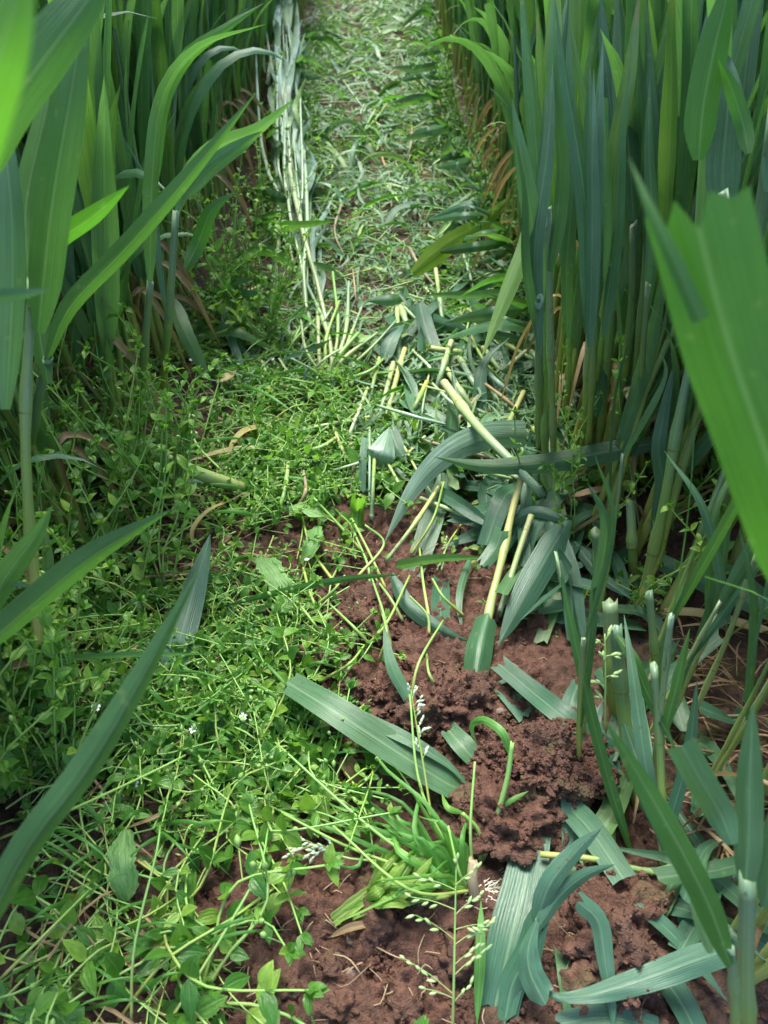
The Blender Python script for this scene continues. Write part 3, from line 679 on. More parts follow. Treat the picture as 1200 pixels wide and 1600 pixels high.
cut_leaf([(610, 672, g, .042), (622, 700, g, .036), (636, 722, g, .03)], 24, 'pale green flap beside the folded grey-blue scrap', prof='cutbase', side='cam')
cut_leaf([(560, 780, g, .04), (558, 800, g, .02), (556, 826, g, .01)], 22, 'short rolled leaf stub standing at the upper edge of the soil', prof='cut', side='cam', cup=.5, mat='grass')
cut_leaf([(340, 950, g, .02), (440, 925, g, .03), (540, 905, g, .035), (625, 898, g, .035)], 12, 'long thin green blade bowed above the upper soil', prof='spindle', side='cam', mat='fresh', roll=.3)
# --- right clippings heap
heap = [([(645, 428, g, .07), (700, 385, g, .08), (750, 355, g, .08), (800, 305, g, .09)], 34, 'yellow-green drooping leaf at the right edge of the clippings', 'yg', 'blade'),
        ([(575, 470, g, .03), (610, 468, g, .035), (640, 465, g, .03)], 18, 'dark green leaf tip pointing left over the clippings', 'wheat', 'spindle'),
        ([(655, 470, g, .05), (668, 520, g, .03), (690, 580, g, .01)], 26, 'bluish leaf hanging down in the middle of the clippings', 'glauc', 'cuttip'),
        ([(775, 520, g, .03), (790, 580, g, .02), (808, 640, g, .01)], 30, 'wide grey-blue leaf lying toward the base of the right crop', 'glauc', 'cut'),
        ([(715, 575, g, .01), (760, 610, g, .02), (800, 660, g, .01)], 28, 'wide soil-stained leaf lying below the bluish hanging leaf', 'glauc', 'cut'),
        ([(620, 480, g, .02), (690, 505, g, .03), (760, 525, g, .02)], 20, 'long bluish leaf lying slantwise over the clippings', 'glauc', 'blade'),
        ([(720, 545, g, .01), (740, 585, g, .02), (735, 620, g, .006)], 30, 'pale wide leaf lying crumpled near the brown twig', 'glauc', 'cut'),
        ([(870, 590, g, .03), (890, 640, g, .02), (900, 670, g, .01)], 24, 'waxy leaf tip bent at the foot of the right crop', 'glauc', 'blade'),
        ([(955, 640, g, .06), (1010, 620, g, .07), (1050, 570, g, .08)], 36, 'broad pointed leaf spread out of the right crop above the level leaf', 'glauc', 'blade'),
        ([(900, 850, g, .03), (940, 900, g, .03), (985, 935, g, .03)], 20, 'striped leaf sloping down between the stubble stems', 'glauc', 'blade'),
        ([(1035, 880, g, .04), (1110, 915, g, .03), (1210, 960, g, .03)], 30, 'dark green leaf sloping down to the right edge', 'wheat', 'cut'),
        ([(1040, 955, g, .02), (1100, 958, g, .02), (1200, 985, g, .02)], 13, 'yellowing leaf with brown edge below the dark sloping leaf', 'yellow', 'cut')]
for L, wp, lb, mt, pf in heap: cut_leaf(L, wp, lb, prof=pf, mat=mt, side='cam', roll=rh.uniform(-.4, .4))
cut_stem([(765, 602, g, .02), (720, 650, g, .02), (690, 700, g, .01)], 7, 'brown woody twig lying beside the thick pale stem', mat='strawstem', nodes=(.1,), name='twig')
cut_leaf([(740, 632, g, .015), (700, 660, g, .01), (655, 650, g, .01)], 12, 'narrow straw-coloured leaf under the brown twig', mat='straw')
cut_leaf([(895, 776, g, .05), (925, 768, g, .055), (955, 765, g, .05), (970, 782, g, .04)], 14, 'orange-brown withered leaf curl between the right stems', mat='straw', cat='dead leaf', name='dead_leaf', side='up', prof='blade')
# --- stubble and right stems
stub = [([(965, 1135, g), (958, 1050, g, .05), (953, 940, g, .10)], 26, 'thick cut stubble stem with ragged top left of the right crop'),
        ([(940, 935, g), (935, 880, g, .03), (932, 832, g, .06)], 17, 'short cut stubble stem behind the thick ragged one'),
        ([(956, 860, g), (955, 820, g, .03), (955, 776, g, .05)], 12, 'thin cut stubble stem just right of the orange-brown curl'),
        ([(990, 900, g), (988, 850, g, .04), (985, 780, g, .07)], 16, 'cut stubble stem with open end beside the level leaf tip'),
        ([(1028, 1100, g), (1022, 1010, g, .05), (1014, 925, g, .09)], 13, 'slim green cut stem right of the thick ragged stubble'),
        ([(838, 800, g), (838, 770, g, .03), (838, 735, g, .05)], 14, 'dark rotten stub among the crossed pale stems'),
        ([(860, 850, g, .0), (845, 800, g, .02), (855, 770, g, .02)], 14, 'split yellow stub below the dark rotten stub')]
for L, wp, lb in stub: cut_stem(L, wp, lb, mat='stem', nodes=(.55,), name='stubble_stalk')
def ws(lb, stem, sw, lv, **k): hero_plant(lb, stem, sw, lv, **k)
ws('wheat plant with a whitish-blue stem and broken blades beside the bare heap', [(928, 720, g), (925, 560, .66), (933, 385, .60)], 13,
   [([(933, 380, .60), (918, 330, .59), (906, 290, .585), (900, 245, .58)], 33, dict(prof='cuttip', mat='glauc', roll=.3, rnd=.2)),
    ([(940, 372, .60), (962, 300, .58), (958, 200, .57), (946, 100, .56), (938, -20, .55)], 30, dict(mat='glauc', rnd=.1, roll=-.3)),
    ([(935, 380, .60), (942, 300, .59), (943, 230, .58)], 9, dict(mat='fresh')),
    ([(930, 650, .68), (935, 590, .66), (930, 530, .65), (920, 488, .645)], 27, dict(prof='cuttip', mat='glauc', rnd=.2))])
ws('wheat plant whose snapped dark blade points down left over the clippings', [(862, 660, g), (848, 480, .68), (838, 310, .62)], 9,
   [([(838, 305, .60), (822, 380, .60), (795, 450, .60), (752, 560, .60)], 27, dict(rnd=.1, roll=.2)),
    ([(835, 310, .61), (852, 200, .58), (872, 100, .56), (890, -20, .55)], 27, dict(rnd=.2, mat='glauc', roll=.3))])
ws('wheat plant with a very broad upright dark blade at upper right', [(965, 690, g), (985, 520, .62), (990, 350, .56)], 12,
   [([(990, 345, .55), (984, 250, .54), (972, 120, .53), (965, -30, .52)], 34, dict(rnd=.05, roll=.25, mat='glauc')),
    ([(992, 340, .555), (1010, 240, .54), (1003, 130, .53), (1000, 0, .52)], 24, dict(rnd=.2))])
ws('wheat plant with bright backlit blade near the top right corner', [(1140, 760, g), (1155, 520, .46), (1130, 300, .40)], 14,
   [([(1092, 250, .39), (1100, 160, .38), (1120, 60, .37), (1150, -60, .36)], 52, dict(mat='fresh', rnd=.2, roll=.3)),
    ([(1170, 240, .38), (1160, 190, .38), (1140, 130, .375), (1122, 92, .37)], 26, dict(mat='fresh', rnd=.9)),
    ([(1130, 330, .42), (1130, 250, .41), (1138, 150, .40), (1130, 70, .40)], 52, dict(mat='glauc', rnd=.1))])
ws('wheat plant on the right edge with stout bluish stem and pointed side leaf', [(1125, 760, g), (1150, 560, .50), (1190, 330, .42), (1215, 150, .38)], 20,
   [([(1200, 300, .40), (1215, 180, .39), (1210, 60, .38)], 30, dict())])
ws('stout wheat stem leaning right with a joint above the soil, beside the right crop', [(1000, 950, g), (1035, 800, g, .10), (1060, 660, g, .17), (1085, 540, g, .22)], 16,
   [([(1020, 850, g, .06), (1035, 760, g, .11), (1030, 690, g, .15), (1055, 560, g, .2)], 24, dict(mat='glauc')), ([(1085, 540, g, .22), (1095, 450, g, .26), (1088, 330, g, .3)], 28, dict())])
ws('stoutest pale jointed wheat stem leaning far right at mid right', [(1035, 965, g), (1080, 880, g, .05), (1140, 750, g, .13), (1210, 600, g, .20)], 21,
   [([(1140, 750, g, .13), (1160, 650, g, .17), (1195, 560, g, .2)], 30, dict(mat='glauc'))], nodes=(.45,))
ws('slender green wheat stem between the two stout leaning stems', [(990, 960, g), (1030, 860, g, .06), (1075, 700, g, .14), (1110, 600, g, .19)], 13,
   [([(1075, 700, g, .14), (1090, 620, g, .18), (1120, 480, g, .25)], 22, dict())])
ws('wheat plant with a folded bent-over leaf in the lower right', [(1000, 1260, g), (975, 1120, g, .05), (962, 980, g, .11)], 22,
   [([(975, 1130, g, .05), (1000, 1200, g, .06), (1010, 1250, g, .04), (1040, 1330, g, .02)], 26, dict(mat='glauc')),
    ([(962, 990, g, .11), (990, 1030, g, .11), (1010, 1080, g, .10), (1060, 1180, g, .08)], 18, dict(mat='fresh'))])
ws('wheat plant in soft focus at lower right with a twisted blade pointing up left', [(1150, 1700, .34), (1148, 1560, .31), (1140, 1480, .29)], 16,
   [([(1142, 1510, .29), (1110, 1420, .285), (1060, 1320, .28), (1000, 1215, .275), (945, 1125, .27)], 44, dict(mat='fresh', rnd=.1, roll=.3)),
    ([(1145, 1320, .30), (1125, 1270, .30), (1095, 1220, .295), (1065, 1165, .29)], 46, dict(mat='wheat', prof='cuttip')),
    ([(1110, 1490, .3), (1090, 1400, .3), (1105, 1330, .3)], 24, dict(mat='wheat'))])
ws('wheat plant at the lower right edge with a brown-streaked rolled upright leaf', [(1170, 1800, .40), (1165, 1560, .34), (1168, 1370, .31)], 26,
   [([(1165, 1400, .31), (1170, 1300, .305), (1172, 1200, .30), (1176, 1098, .295)], 42, dict(mat='wheat', cup=.45, rnd=.65)),
    ([(1195, 1420, .32), (1215, 1300, .31), (1230, 1200, .3)], 40, dict())], nodes=(.6,))
ws('slim jointed wheat stem rising from the lower right clump', [(1040, 1420, g), (1036, 1300, g, .03), (1030, 1150, g, .08), (1022, 1040, g, .12)], 14,
   [([(1036, 1150, g, .08), (1055, 1080, g, .1), (1078, 980, g, .13)], 16, dict(mat='fresh')), ([(1036, 1320, g, .03), (1075, 1180, g, .08), (1090, 1060, g, .12)], 20, dict(mat='glauc')),
    ([(1038, 1330, g, .03), (1010, 1200, g, .08), (990, 1060, g, .11), (975, 960, g, .12)], 22, dict(mat='glauc'))])
ws('narrow wheat stem running up the lower right between broader leaves', [(985, 1330, g), (930, 1130, g, .07), (890, 960, g, .12), (868, 862, g, .15)], 6,
   [([(985, 1330, g, .01), (940, 1180, g, .06), (900, 1010, g, .11), (870, 862, g, .15)], 18, dict(mat='fresh'))])
re_ = random.Random(91)
for k in range(30):
    bx = 838 + k * 12 + re_.gauss(0, 8); by = re_.uniform(600, 760); d0 = re_.uniform(.74, .86) - (by - 600) / 1200
    jx = bx + (bx - 860) * .25 + re_.gauss(0, 14); jy = re_.uniform(250, 480); dj = d0 - .12 - re_.uniform(0, .06); lv = []
    for j in range(re_.choice([2, 3, 3])):
        tx = jx + re_.gauss(0, 34) + (jx - 880) * .2; y0 = jy + re_.uniform(-10, 130); x0 = jx + (bx - jx) * (y0 - jy) / (by - jy)
        ty = y0 - re_.uniform(300, 520); lv.append(([(x0, y0, dj + .02), (x0 + (tx - x0) * .25 + re_.gauss(0, 8), y0 + (ty - y0) * .35, dj - .01), (x0 + (tx - x0) * .6, y0 + (ty - y0) * .7, dj - .03), (tx, ty, dj - .04)], re_.uniform(17, 33), dict(roll=re_.gauss(0, .6), twist=re_.gauss(0, .5), mat=re_.choice(['wheat', 'glauc', 'wheat']), prof='cuttip' if re_.random() < .15 else 'blade', cup=.14, rnd=re_.random())))
    hero_plant('blue-green wheat plant with broad waxy blades at the very edge of the right crop', [(bx, by, g), ((bx + jx) / 2 + re_.gauss(0, 4), (by + jy) / 2, (d0 + dj) / 2), (jx, jy, dj)], re_.uniform(8, 13), lv, smat=re_.choice(['stem', 'palestem', 'thread']), group='wheat at the edge of the right crop', nodes=(.3, .65))
for k in range(15):
    bx = re_.uniform(900, 1190); by = 980 + (bx - 900) * .9 + re_.uniform(-60, 240); h1 = re_.uniform(.12, .24); tx = bx + re_.uniform(-60, 40)
    p0 = P(bx, by, 0); top = p0 + Vector((re_.gauss(0, .012), re_.gauss(.01, .012), h1)); q0 = proj(p0); q1 = proj(top); lv = []
    for j in range(re_.choice([2, 3])):
        a = .97 if j == 0 else re_.uniform(.3, .9); s0 = p0.lerp(top, a); e = s0 + Vector((re_.gauss(0, .03), re_.uniform(0, .06), re_.uniform(.08, .18))); m_ = (s0 + e) / 2 + Vector((re_.gauss(0, .008), 0, .02))
        lv.append(([(*proj(s0),), (*proj(m_),), (*proj(e),)], re_.uniform(11, 22), dict(mat=re_.choice(['wheat', 'glauc', 'mid']), prof=re_.choice(['blade', 'cuttip']), roll=re_.gauss(0, .7), twist=re_.gauss(0, .6))))
    hero_plant('slender wheat plant rising in the lower right clump beside the stubble', [(bx, by, g), ((q0[0] + q1[0]) / 2 + re_.gauss(0, 4), (q0[1] + q1[1]) / 2, (q0[2] + q1[2]) / 2), (*q1,)], re_.uniform(6, 11), lv, smat=re_.choice(['stem', 'palestem']), group='slender wheat plants at lower right', nodes=(.35, .8))
for k in range(44):
    py = 10 + 12 * k + re_.uniform(-10, 10); sd_ = 1 if k % 5 < 3 else -1
    bx = interp(XR, py) + re_.uniform(0, 25) if sd_ > 0 else interp(XL, py) - re_.uniform(0, 20)
    w_ = 620 / P(bx, py, 0).y ** .7 * .12; ex = bx - sd_ * re_.uniform(.8, 2.2) * w_; hh = re_.uniform(.03, .10)
    hero_plant('wheat shoot bent low from the crop edge over the path', [(bx, py, g), (bx - sd_ * 3, py, g, hh * .6), (bx - sd_ * .15 * w_, py - 3, g, hh)], re_.uniform(3, 6) * (.5 + py / 900),
               [([(bx - sd_ * .15 * w_, py - 3, g, hh), ((bx + ex) / 2, py + re_.uniform(-12, 8), g, hh * 1.35), (ex, py + re_.uniform(0, 30), g, hh * re_.uniform(.2, 1))], re_.uniform(12, 19) * (.5 + py / 800), dict(mat=re_.choice(['wheat', 'mid', 'glauc']), roll=re_.gauss(0, .5), twist=re_.gauss(0, .5))),
                ([(bx, py, g, hh * .5), (bx + (ex - bx) * .3, py - 15, g, hh * 1.6), (bx + (ex - bx) * .6, py - re_.uniform(10, 50), g, hh * 1.5)], re_.uniform(8, 14) * (.45 + py / 800), dict(mat=re_.choice(['wheat', 'mid']), roll=re_.gauss(0, .5)))], group='bent wheat shoots along the path edges', nodes=())
for k in range(46):
    y0 = 15 + 430 * re_.random() ** 1.1; lo, hi = interp(XL, y0), interp(XR, y0); x0 = re_.uniform(lo, hi); c0 = P(x0, y0, 0); a = re_.choice([1.5, .8, 2.4, 3.0, .2]) + re_.gauss(0, .3)
    L = re_.uniform(.07, .15); d = Vector((math.cos(a), math.sin(a) * 1.2, 0)); mb = MB(); z = re_.uniform(.02, .05)
    ribbon(mb, [c0 + Vector((0, 0, .012)), c0 + d * L * .35 + Vector((0, 0, z)), c0 + d * L * .7 + Vector((0, 0, z)), c0 + d * L + Vector((0, 0, .01))], re_.uniform(.007, .014), 'blade', side='up', roll=re_.gauss(0, .5), twist=re_.gauss(0, .8), cup=.2, seg=12, nu=4, rnd=re_.random(), wave=.05, rg=re_)
    tag(mb.build('long_leaf', M[re_.choice(['wheat', 'mid', 'clip', 'fresh'])]), 'long flattened wheat leaf arched over the clippings of the far path', 'leaf', 'long leaves over the far path')
for k in range(90):
    y0 = re_.uniform(40, 760); lo, hi = interp(XL, y0), interp(XR, y0)
    if y0 > 480: lo, hi = 380, 760
    x0 = re_.uniform(lo + 15, hi); sc_ = .35 + y0 / 900; L = re_.uniform(50, 150) * sc_; a = re_.choice([1.57, 1.9, 1.2, .4, 2.8]) + re_.gauss(0, .3); x1 = x0 + L * math.cos(a); y1 = y0 + L * math.sin(a) * .8
    hh = re_.uniform(.012, .035)
    cut_stem([(x0, y0, g, hh), ((x0 + x1) / 2 + re_.gauss(0, 6), (y0 + y1) / 2, g, hh + .006), (x1, y1, g, hh * .4)], re_.uniform(3, 6) * sc_, 'thin trampled pale stem tangled in the weeds and clippings of the path', mat=re_.choice(['palestem', 'thread', 'thread', 'silver', 'strawstem']), nodes=(re_.uniform(.3, .7),), group='thin trampled stems on the path', name='trampled_stalk')
# bottom right lying leaves
cut_leaf([(832, 1302, g, .012), (820, 1380, g, .014), (798, 1470, g, .012), (772, 1580, g, .004)], 66, 'widest waxy green leaf lying flat at the bottom, square cut near the clod', prof='cut', side='up', rnd=.35, cup=.06)
mb = MB(); hero_leaf(mb, [(1135, 1484, g, .05), (1080, 1503, g, .04), (1000, 1532, g, .03), (920, 1555, g, .026), (865, 1556, g, .022), (836, 1530, g, .022)], 42, 'cutbase', roll=.1, cup=.14, seg=26, wave=.06, rnd=.5, jag=.003)
hero_leaf(mb, [(850, 1565, g, .024), (828, 1520, g, .03), (826, 1478, g, .036), (842, 1432, g, .042)], 42, 'cutbase', roll=-.25, cup=.2, seg=14, wave=.05, rnd=.5, jag=.003)
tag(mb.build('cut_leaf', M['glauc']), 'wide waxy leaf looping round the crumbly clod at bottom right', 'cut leaf')
cut_leaf([(838, 1440, g, .03), (860, 1380, g, .05), (900, 1330, g, .06), (942, 1292, g, .07)], 32, 'pointed leaf rising from the fold of the looping leaf, upper of two', prof='blade', side='cam', roll=.3)
cut_leaf([(838, 1455, g, .03), (870, 1405, g, .04), (910, 1370, g, .05), (962, 1350, g, .055)], 26, 'pointed leaf rising from the fold of the looping leaf, lower of two', prof='blade', side='cam', roll=.5)
cut_leaf([(838, 1440, g, .03), (825, 1490, g, .02), (800, 1540, g, .01), (790, 1590, g, .004)], 40, 'torn muddy leaf hanging from the fold of the looping leaf', prof='cut', side='cam', rnd=.4, jag=.008)
cut_leaf([(905, 1410, g, .045), (935, 1440, g, .04), (945, 1500, g, .03), (955, 1565, g, .02), (958, 1620, g, .01)], 30, 'narrow dark blue-green leaf bent over the crumbly clod', prof='cutbase', side='cam', roll=.2)
cut_leaf([(920, 1365, g, .01), (980, 1400, g, .02), (1060, 1470, g, .02), (1140, 1570, g, .01)], 26, 'long striped green leaf running to the bottom right corner', prof='blade', side='up')
cut_leaf([(1010, 1500, g, .01), (1060, 1560, g, .012), (1100, 1640, g, .006)], 40, 'broad striped leaf with yellow marks at the bottom right corner', prof='cut', side='up')
cut_leaf([(870, 1600, g, .01), (950, 1590, g, .012), (1040, 1610, g, .006)], 34, 'flat green leaf lying along the bottom edge', prof='cut', side='up')
cut_leaf([(880, 1480, g, .004), (890, 1530, g, .008), (900, 1600, g, .004)], 36, 'flat green leaf piece inside the loop of the looping leaf', prof='cut', side='up')
cut_stem([(845, 1335, g, .02), (925, 1342, g, .025), (1020, 1362, g, .02), (1060, 1345, g, .02)], 10, 'pale flattened leaf stalk lying level above the looping leaf', mat='stem', nodes=(.8,))
cut_stem([(935, 1205, g, .02), (950, 1260, g, .01), (958, 1330, g, .002)], 15, 'thick pale stem standing beside the large clod', mat='palestem', nodes=())
cut_leaf([(865, 1230, g, .006), (870, 1290, g, .006), (885, 1330, g, .003)], 20, 'leaf strip in the shaded gap right of the large clod, left of two', prof='cut', side='up')
cut_leaf([(895, 1225, g, .006), (915, 1280, g, .006), (925, 1330, g, .003)], 20, 'leaf strip in the shaded gap right of the large clod, right of two', prof='cut', side='up')
cut_leaf([(745, 1600, g, .01), (750, 1500, g, .02), (752, 1410, g, .02)], 17, 'narrow green blade standing beside the grass panicle at the bottom', prof='spindle', side='cam', mat='grass')

# --- pale flattened clump in the middle, silvery bundle, radiating stems
root = empty('flattened_wheat_clump', P(512, 605, 0)); base = root.location.copy()
tag(root, 'pale flattened wheat clump, stems fanned upward from one crown mid-path', 'wheat clump')
for (x1, y1, wp) in [(478, 440, 10), (497, 430, 9), (520, 425, 8), (545, 440, 9), (470, 500, 7), (565, 480, 8), (590, 520, 9), (600, 560, 8), (455, 560, 7), (560, 520, 11), (530, 470, 8), (440, 590, 6), (620, 500, 6)]:
    p1 = P(x1, y1, rh.uniform(.02, .05)); m1 = P((512 + x1) / 2 + rh.uniform(-20, 20), (605 + y1) / 2, .03); dm = (m1 - CAM).dot(CF); mb = MB()
    tube(mb, [Vector((0, 0, 0)) + Vector((rh.uniform(-.008, .008), rh.uniform(-.005, .005), 0)), m1 - base, p1 - base], wp * .75 * dm / FPX / 2, wp * .5 * dm / FPX / 2, seg=10, ns=8, rnd=rh.random(), nodes=(.5,)); mb.build('stem', M['palestem' if rh.random() < .6 else 'thread'], root)
for i in range(9):
    a = rh.uniform(0, 6.28); mb = MB(); d = Vector((math.cos(a), math.sin(a) * .6, 0))
    tube(mb, [Vector((0, 0, .004)), d * .012 + Vector((0, 0, .004)), d * .028 - Vector((0, 0, .002))], .0006, .0003, seg=5, ns=4); mb.build('root', M['root'], root)
rb = random.Random(3)
for k in range(13):
    x2 = 434 + rb.gauss(0, 20)
    y0 = rb.uniform(400, 600); x0 = 462 + (y0 - 400) * .2 + rb.gauss(0, 15); y2 = rb.uniform(-30, 160)
    pts = [(x0, y0, g, .01), (x0 - 12 + rb.gauss(0, 11), y0 - 100, g, .04), ((x0 + x2) / 2 - 10 + rb.gauss(0, 11), (y0 + y2) / 2, g, .08), (x2, y2, g, .13)]
    lv = []
    for j in range(rb.choice([6, 7, 8])):
        yy = rb.uniform(y2, y0 - 40); t = (yy - y2) / (y0 - y2); xx = x2 + (x0 - x2) * t
        lv.append(([(xx, yy, g, .12 * (1 - t)), (xx + rb.uniform(-9, 9), yy - rb.uniform(20, 50), g, .14 * (1 - t) + .01), (xx + rb.uniform(-14, 16), yy - rb.uniform(50, 80), g, .13 * (1 - t)), (xx + rb.uniform(-22, 34), yy - rb.uniform(80, 130), g, .12 * (1 - t))], rb.uniform(7, 13), dict(mat=rb.choice(['clip', 'silverleaf', 'silverleaf']), seg=9, nu=3, twist=rb.uniform(-2, 2), rnd=rb.uniform(.3, .6))))
    hero_plant('silvery pale flattened wheat stem in the bundle lying along the left crop edge', pts, rb.uniform(3, 6), lv, smat='silver', group='silvery wheat stems along the left crop edge', name='flattened_wheat', cat='wheat stem', nodes=(.3, .6))
for k in range(26):
    a = rb.uniform(0, 1); x0 = rb.uniform(560, 840); y0 = rb.uniform(420, 780); ang = rb.choice([R(50), R(125), R(100), R(20)]) + rb.gauss(0, .3); L = rb.uniform(60, 170) * (.4 + y0 / 1200)
    x1 = x0 + L * math.cos(ang); y1 = y0 + L * math.sin(ang); hh = rb.uniform(.01, .03)
    cut_stem([(x0, y0, g, hh + .01), ((x0 + x1) / 2, (y0 + y1) / 2, g, hh + .012), (x1, y1, g, hh * .5)], rb.uniform(5, 10), 'cut pale wheat stem lying in the heap on the right half of the path', mat=rb.choice(['palestem', 'palestem', 'stem', 'silver']), nodes=(rb.random(),), group='cut stems in the heap')

# ------------------------------------------------------------------ chickweed and other weeds
def small_leaf(mb, p, d, L, wd, rnd, rg):
    e = p + d * L + Vector((0, 0, -L * rg.uniform(-.1, .25))); m_ = p + d * L * .5 + Vector((0, 0, L * .07))
    ribbon(mb, [p, m_, e], wd, 'ovate', side='up', roll=rg.uniform(-.5, .5), cup=.16, seg=5, nu=2, rnd=rnd, rg=rg)
def weed_stem(rg, S, Lf, pts, lsz, gap, r=.0006, bare=.15, fl=None, bud=None):
    c = catmull(pts, 18); L = sum((b - a).length for a, b in zip(c, c[1:])); rnd = rg.random()
    tube(S, pts, r * 1.2, r * .7, seg=12, ns=5, rnd=rnd, cap=False)
    n = max(1, int(L / gap)); a = rg.uniform(0, 6.28)
    for k in range(n + 1):
        t = bare + (1 - bare) * k / n; i = min(17, int(t * 18)); p = c[i].lerp(c[i + 1], min(1, t * 18 - i)); tg = (c[i + 1] - c[i]).normalized()
        a += 1.57 + rg.uniform(-.3, .3); q = tg.orthogonal().normalized(); s = lsz * (.7 + .5 * rg.random()) * (1 - .45 * (k / n) ** 3)
        for e in (0, math.pi):
            o = Matrix.Rotation(a + e, 3, tg) @ q; d = (o + tg * .35 + Vector((0, 0, .25))).normalized()
            if rg.random() < .93: small_leaf(Lf, p, d, s, s * rg.uniform(.45, .62), rnd * .5 + rg.random() * .5, rg)
    tip = c[-1]; tg = (c[-1] - c[-2]).normalized()
    for e in range(4):
        d = (tg + Vector((rg.gauss(0, .5), rg.gauss(0, .5), rg.uniform(0, .7)))).normalized(); small_leaf(Lf, tip, d, lsz * .55, lsz * .28, min(.99, .7 + rg.random() * .3), rg)
    if bud is not None:
        for e in range(rg.choice([0, 1, 2])):
            d = Vector((rg.gauss(0, .6), rg.gauss(0, .6), 1)).normalized(); q = c[rg.randrange(10, 18)]; tube(S, [q, q + d * .006, q + d * .01 + Vector((0, 0, -.001))], .0003, seg=3, ns=4, cap=False); bm_ = MB(); ellip(bm_, q + d * .01, d, .0045, .0013); bud.append(bm_.mesh('bud', M['bud']))
def flower(mb, p, d, r, rg):
    d = d.normalized(); a = d.orthogonal().normalized(); b = d.cross(a)
    for k in range(10):
        th = 6.2832 * k / 10 + (.12 if k % 2 else -.12); o = a * math.cos(th) + b * math.sin(th); s = d.cross(o)
        ribbon(mb, [p, p + o * r * .5 + d * r * .2, p + o * r + d * r * .25], r * .36, 'spindle', side=s, cup=.1, seg=4, nu=2, rg=rg)
def weed_template(seed, kind):
    rg = random.Random(seed); S, Lf, B, Fl = MB(), MB(), [], MB()
    lsx = rg.choice([.7, .9, 1.0, 1.35]); 
    for k in range(rg.choice([5, 6, 7]) if kind != 'tall' else rg.choice([3, 4])):
        a = rg.uniform(0, 6.28); d = Vector((math.cos(a), math.sin(a), 0)); sd_ = Vector((-d.y, d.x, 0))
        if kind == 'mat':
            L = rg.uniform(.035, .085); z = rg.uniform(.006, .03)
            pts = [Vector((0, 0, 0)), d * L * .3 + Vector((0, 0, z * .6)), d * L * .7 + sd_ * rg.gauss(0, .012) + Vector((0, 0, z)), d * L + sd_ * rg.gauss(0, .02) + Vector((0, 0, z * rg.uniform(.6, 1.5)))]
            weed_stem(rg, S, Lf, pts, rg.uniform(.008, .0125) * lsx, .013 * lsx, bud=B)
        elif kind == 'tall':
            L = rg.uniform(.10, .22)
            pts = [Vector((0, 0, 0)), d * L * .12 + Vector((0, 0, L * .35)), d * L * .25 + sd_ * rg.gauss(0, .01) + Vector((0, 0, L * .7)), d * L * .3 + sd_ * rg.gauss(0, .02) + Vector((0, 0, L))]
            weed_stem(rg, S, Lf, pts, rg.uniform(.010, .015), .022, r=.0008, bare=.2, bud=B)
    if rg.random() < .07:
        q = Vector((rg.gauss(0, .02), rg.gauss(0, .02), .03 if kind == 'mat' else .16)); tube(S, [Vector((0, 0, .005)), q * .5, q], .0005, seg=5, ns=4, cap=False)
        flower(Fl, q, Vector((rg.gauss(0, .3), -.3, 1)), .0027, rg)
    return [('stems', S.mesh('stems', M['thread'])), ('foliage', Lf.mesh('foliage', M['chick']))] + [('bud', q) for q in B] + ([('flower', Fl.mesh('flower', M['petal']))] if Fl.v else []), (S, Lf)
MAT = [weed_template(300 + i, 'mat') for i in range(12)]; TALL = [weed_template(400 + i, 'tall') for i in range(8)]
def put(name, tpl, loc, rz, sc, tilt, label, cat, group):
    root = empty(name, loc); root.rotation_euler = (tilt[0], tilt[1], rz); root.scale = (sc, sc, sc); tag(root, label, cat, group)
    for nm, me in tpl[0]:
        c = bpy.data.objects.new(nm, me); COL.objects.link(c); c.parent = root
HOLLOW = [(200, 600), (420, 590), (410, 700), (385, 870), (285, 880), (240, 770)]
def free(px, py, soft=0):
    if inpoly(px, py, HOLLOW) and rk.random() < .8: return False
    if rk.random() < .08 and py < 1000: return True
    return not any(inpoly(px + rk.gauss(0, soft), py + rk.gauss(0, soft), s) for s in SOIL)
rk = random.Random(21)
LFT = [(0, 1640), (0, 900), (110, 650), (280, 520), (420, 470), (480, 560), (560, 640), (600, 740), (500, 800), (420, 880), (520, 950), (470, 1060), (560, 1200), (460, 1280), (270, 1260), (330, 1480), (300, 1640)]
n = 0
while n < 190:
    px, py = rk.uniform(-10, 640), rk.uniform(480, 1640)
    if not inpoly(px, py, LFT) or rk.random() > (py / 1400): continue
    if inpoly(px, py, HOLLOW) and rk.random() < .85: continue
    if 0 < px < 230 and py > 1330 and rk.random() < .35: continue
    if py > 1150 and rk.random() < (.62 if py < 1330 else .8 if px > 60 else .9): n += 1; continue
    if px < 220 and 1020 < py < 1330 and rk.random() < .6: n += 1; continue
    put('chickweed_plant', MAT[rk.randrange(12)], P(px, py, 0), rk.uniform(0, 6.28), rk.uniform(.75, 1.2) + max(0, py - 1100) / 900, (0, 0), 'sprawling bright green chickweed in the weedy left half of the path', 'chickweed', 'chickweed sprawling left of the bare soil'); n += 1
for k in range(62):
    px, py = rk.choice([(rk.uniform(60, 300), rk.uniform(690, 1000)), (rk.uniform(330, 430), rk.uniform(430, 560)), (rk.uniform(0, 120), rk.uniform(1000, 1250))])
    put('chickweed_plant', TALL[rk.randrange(8)], P(px, py, 0), rk.uniform(0, 6.28), rk.uniform(.8, 1.1), (rk.gauss(0, .15), rk.gauss(0, .15)), 'tall upright chickweed growing against the left crop', 'chickweed', 'tall chickweed along the left crop')
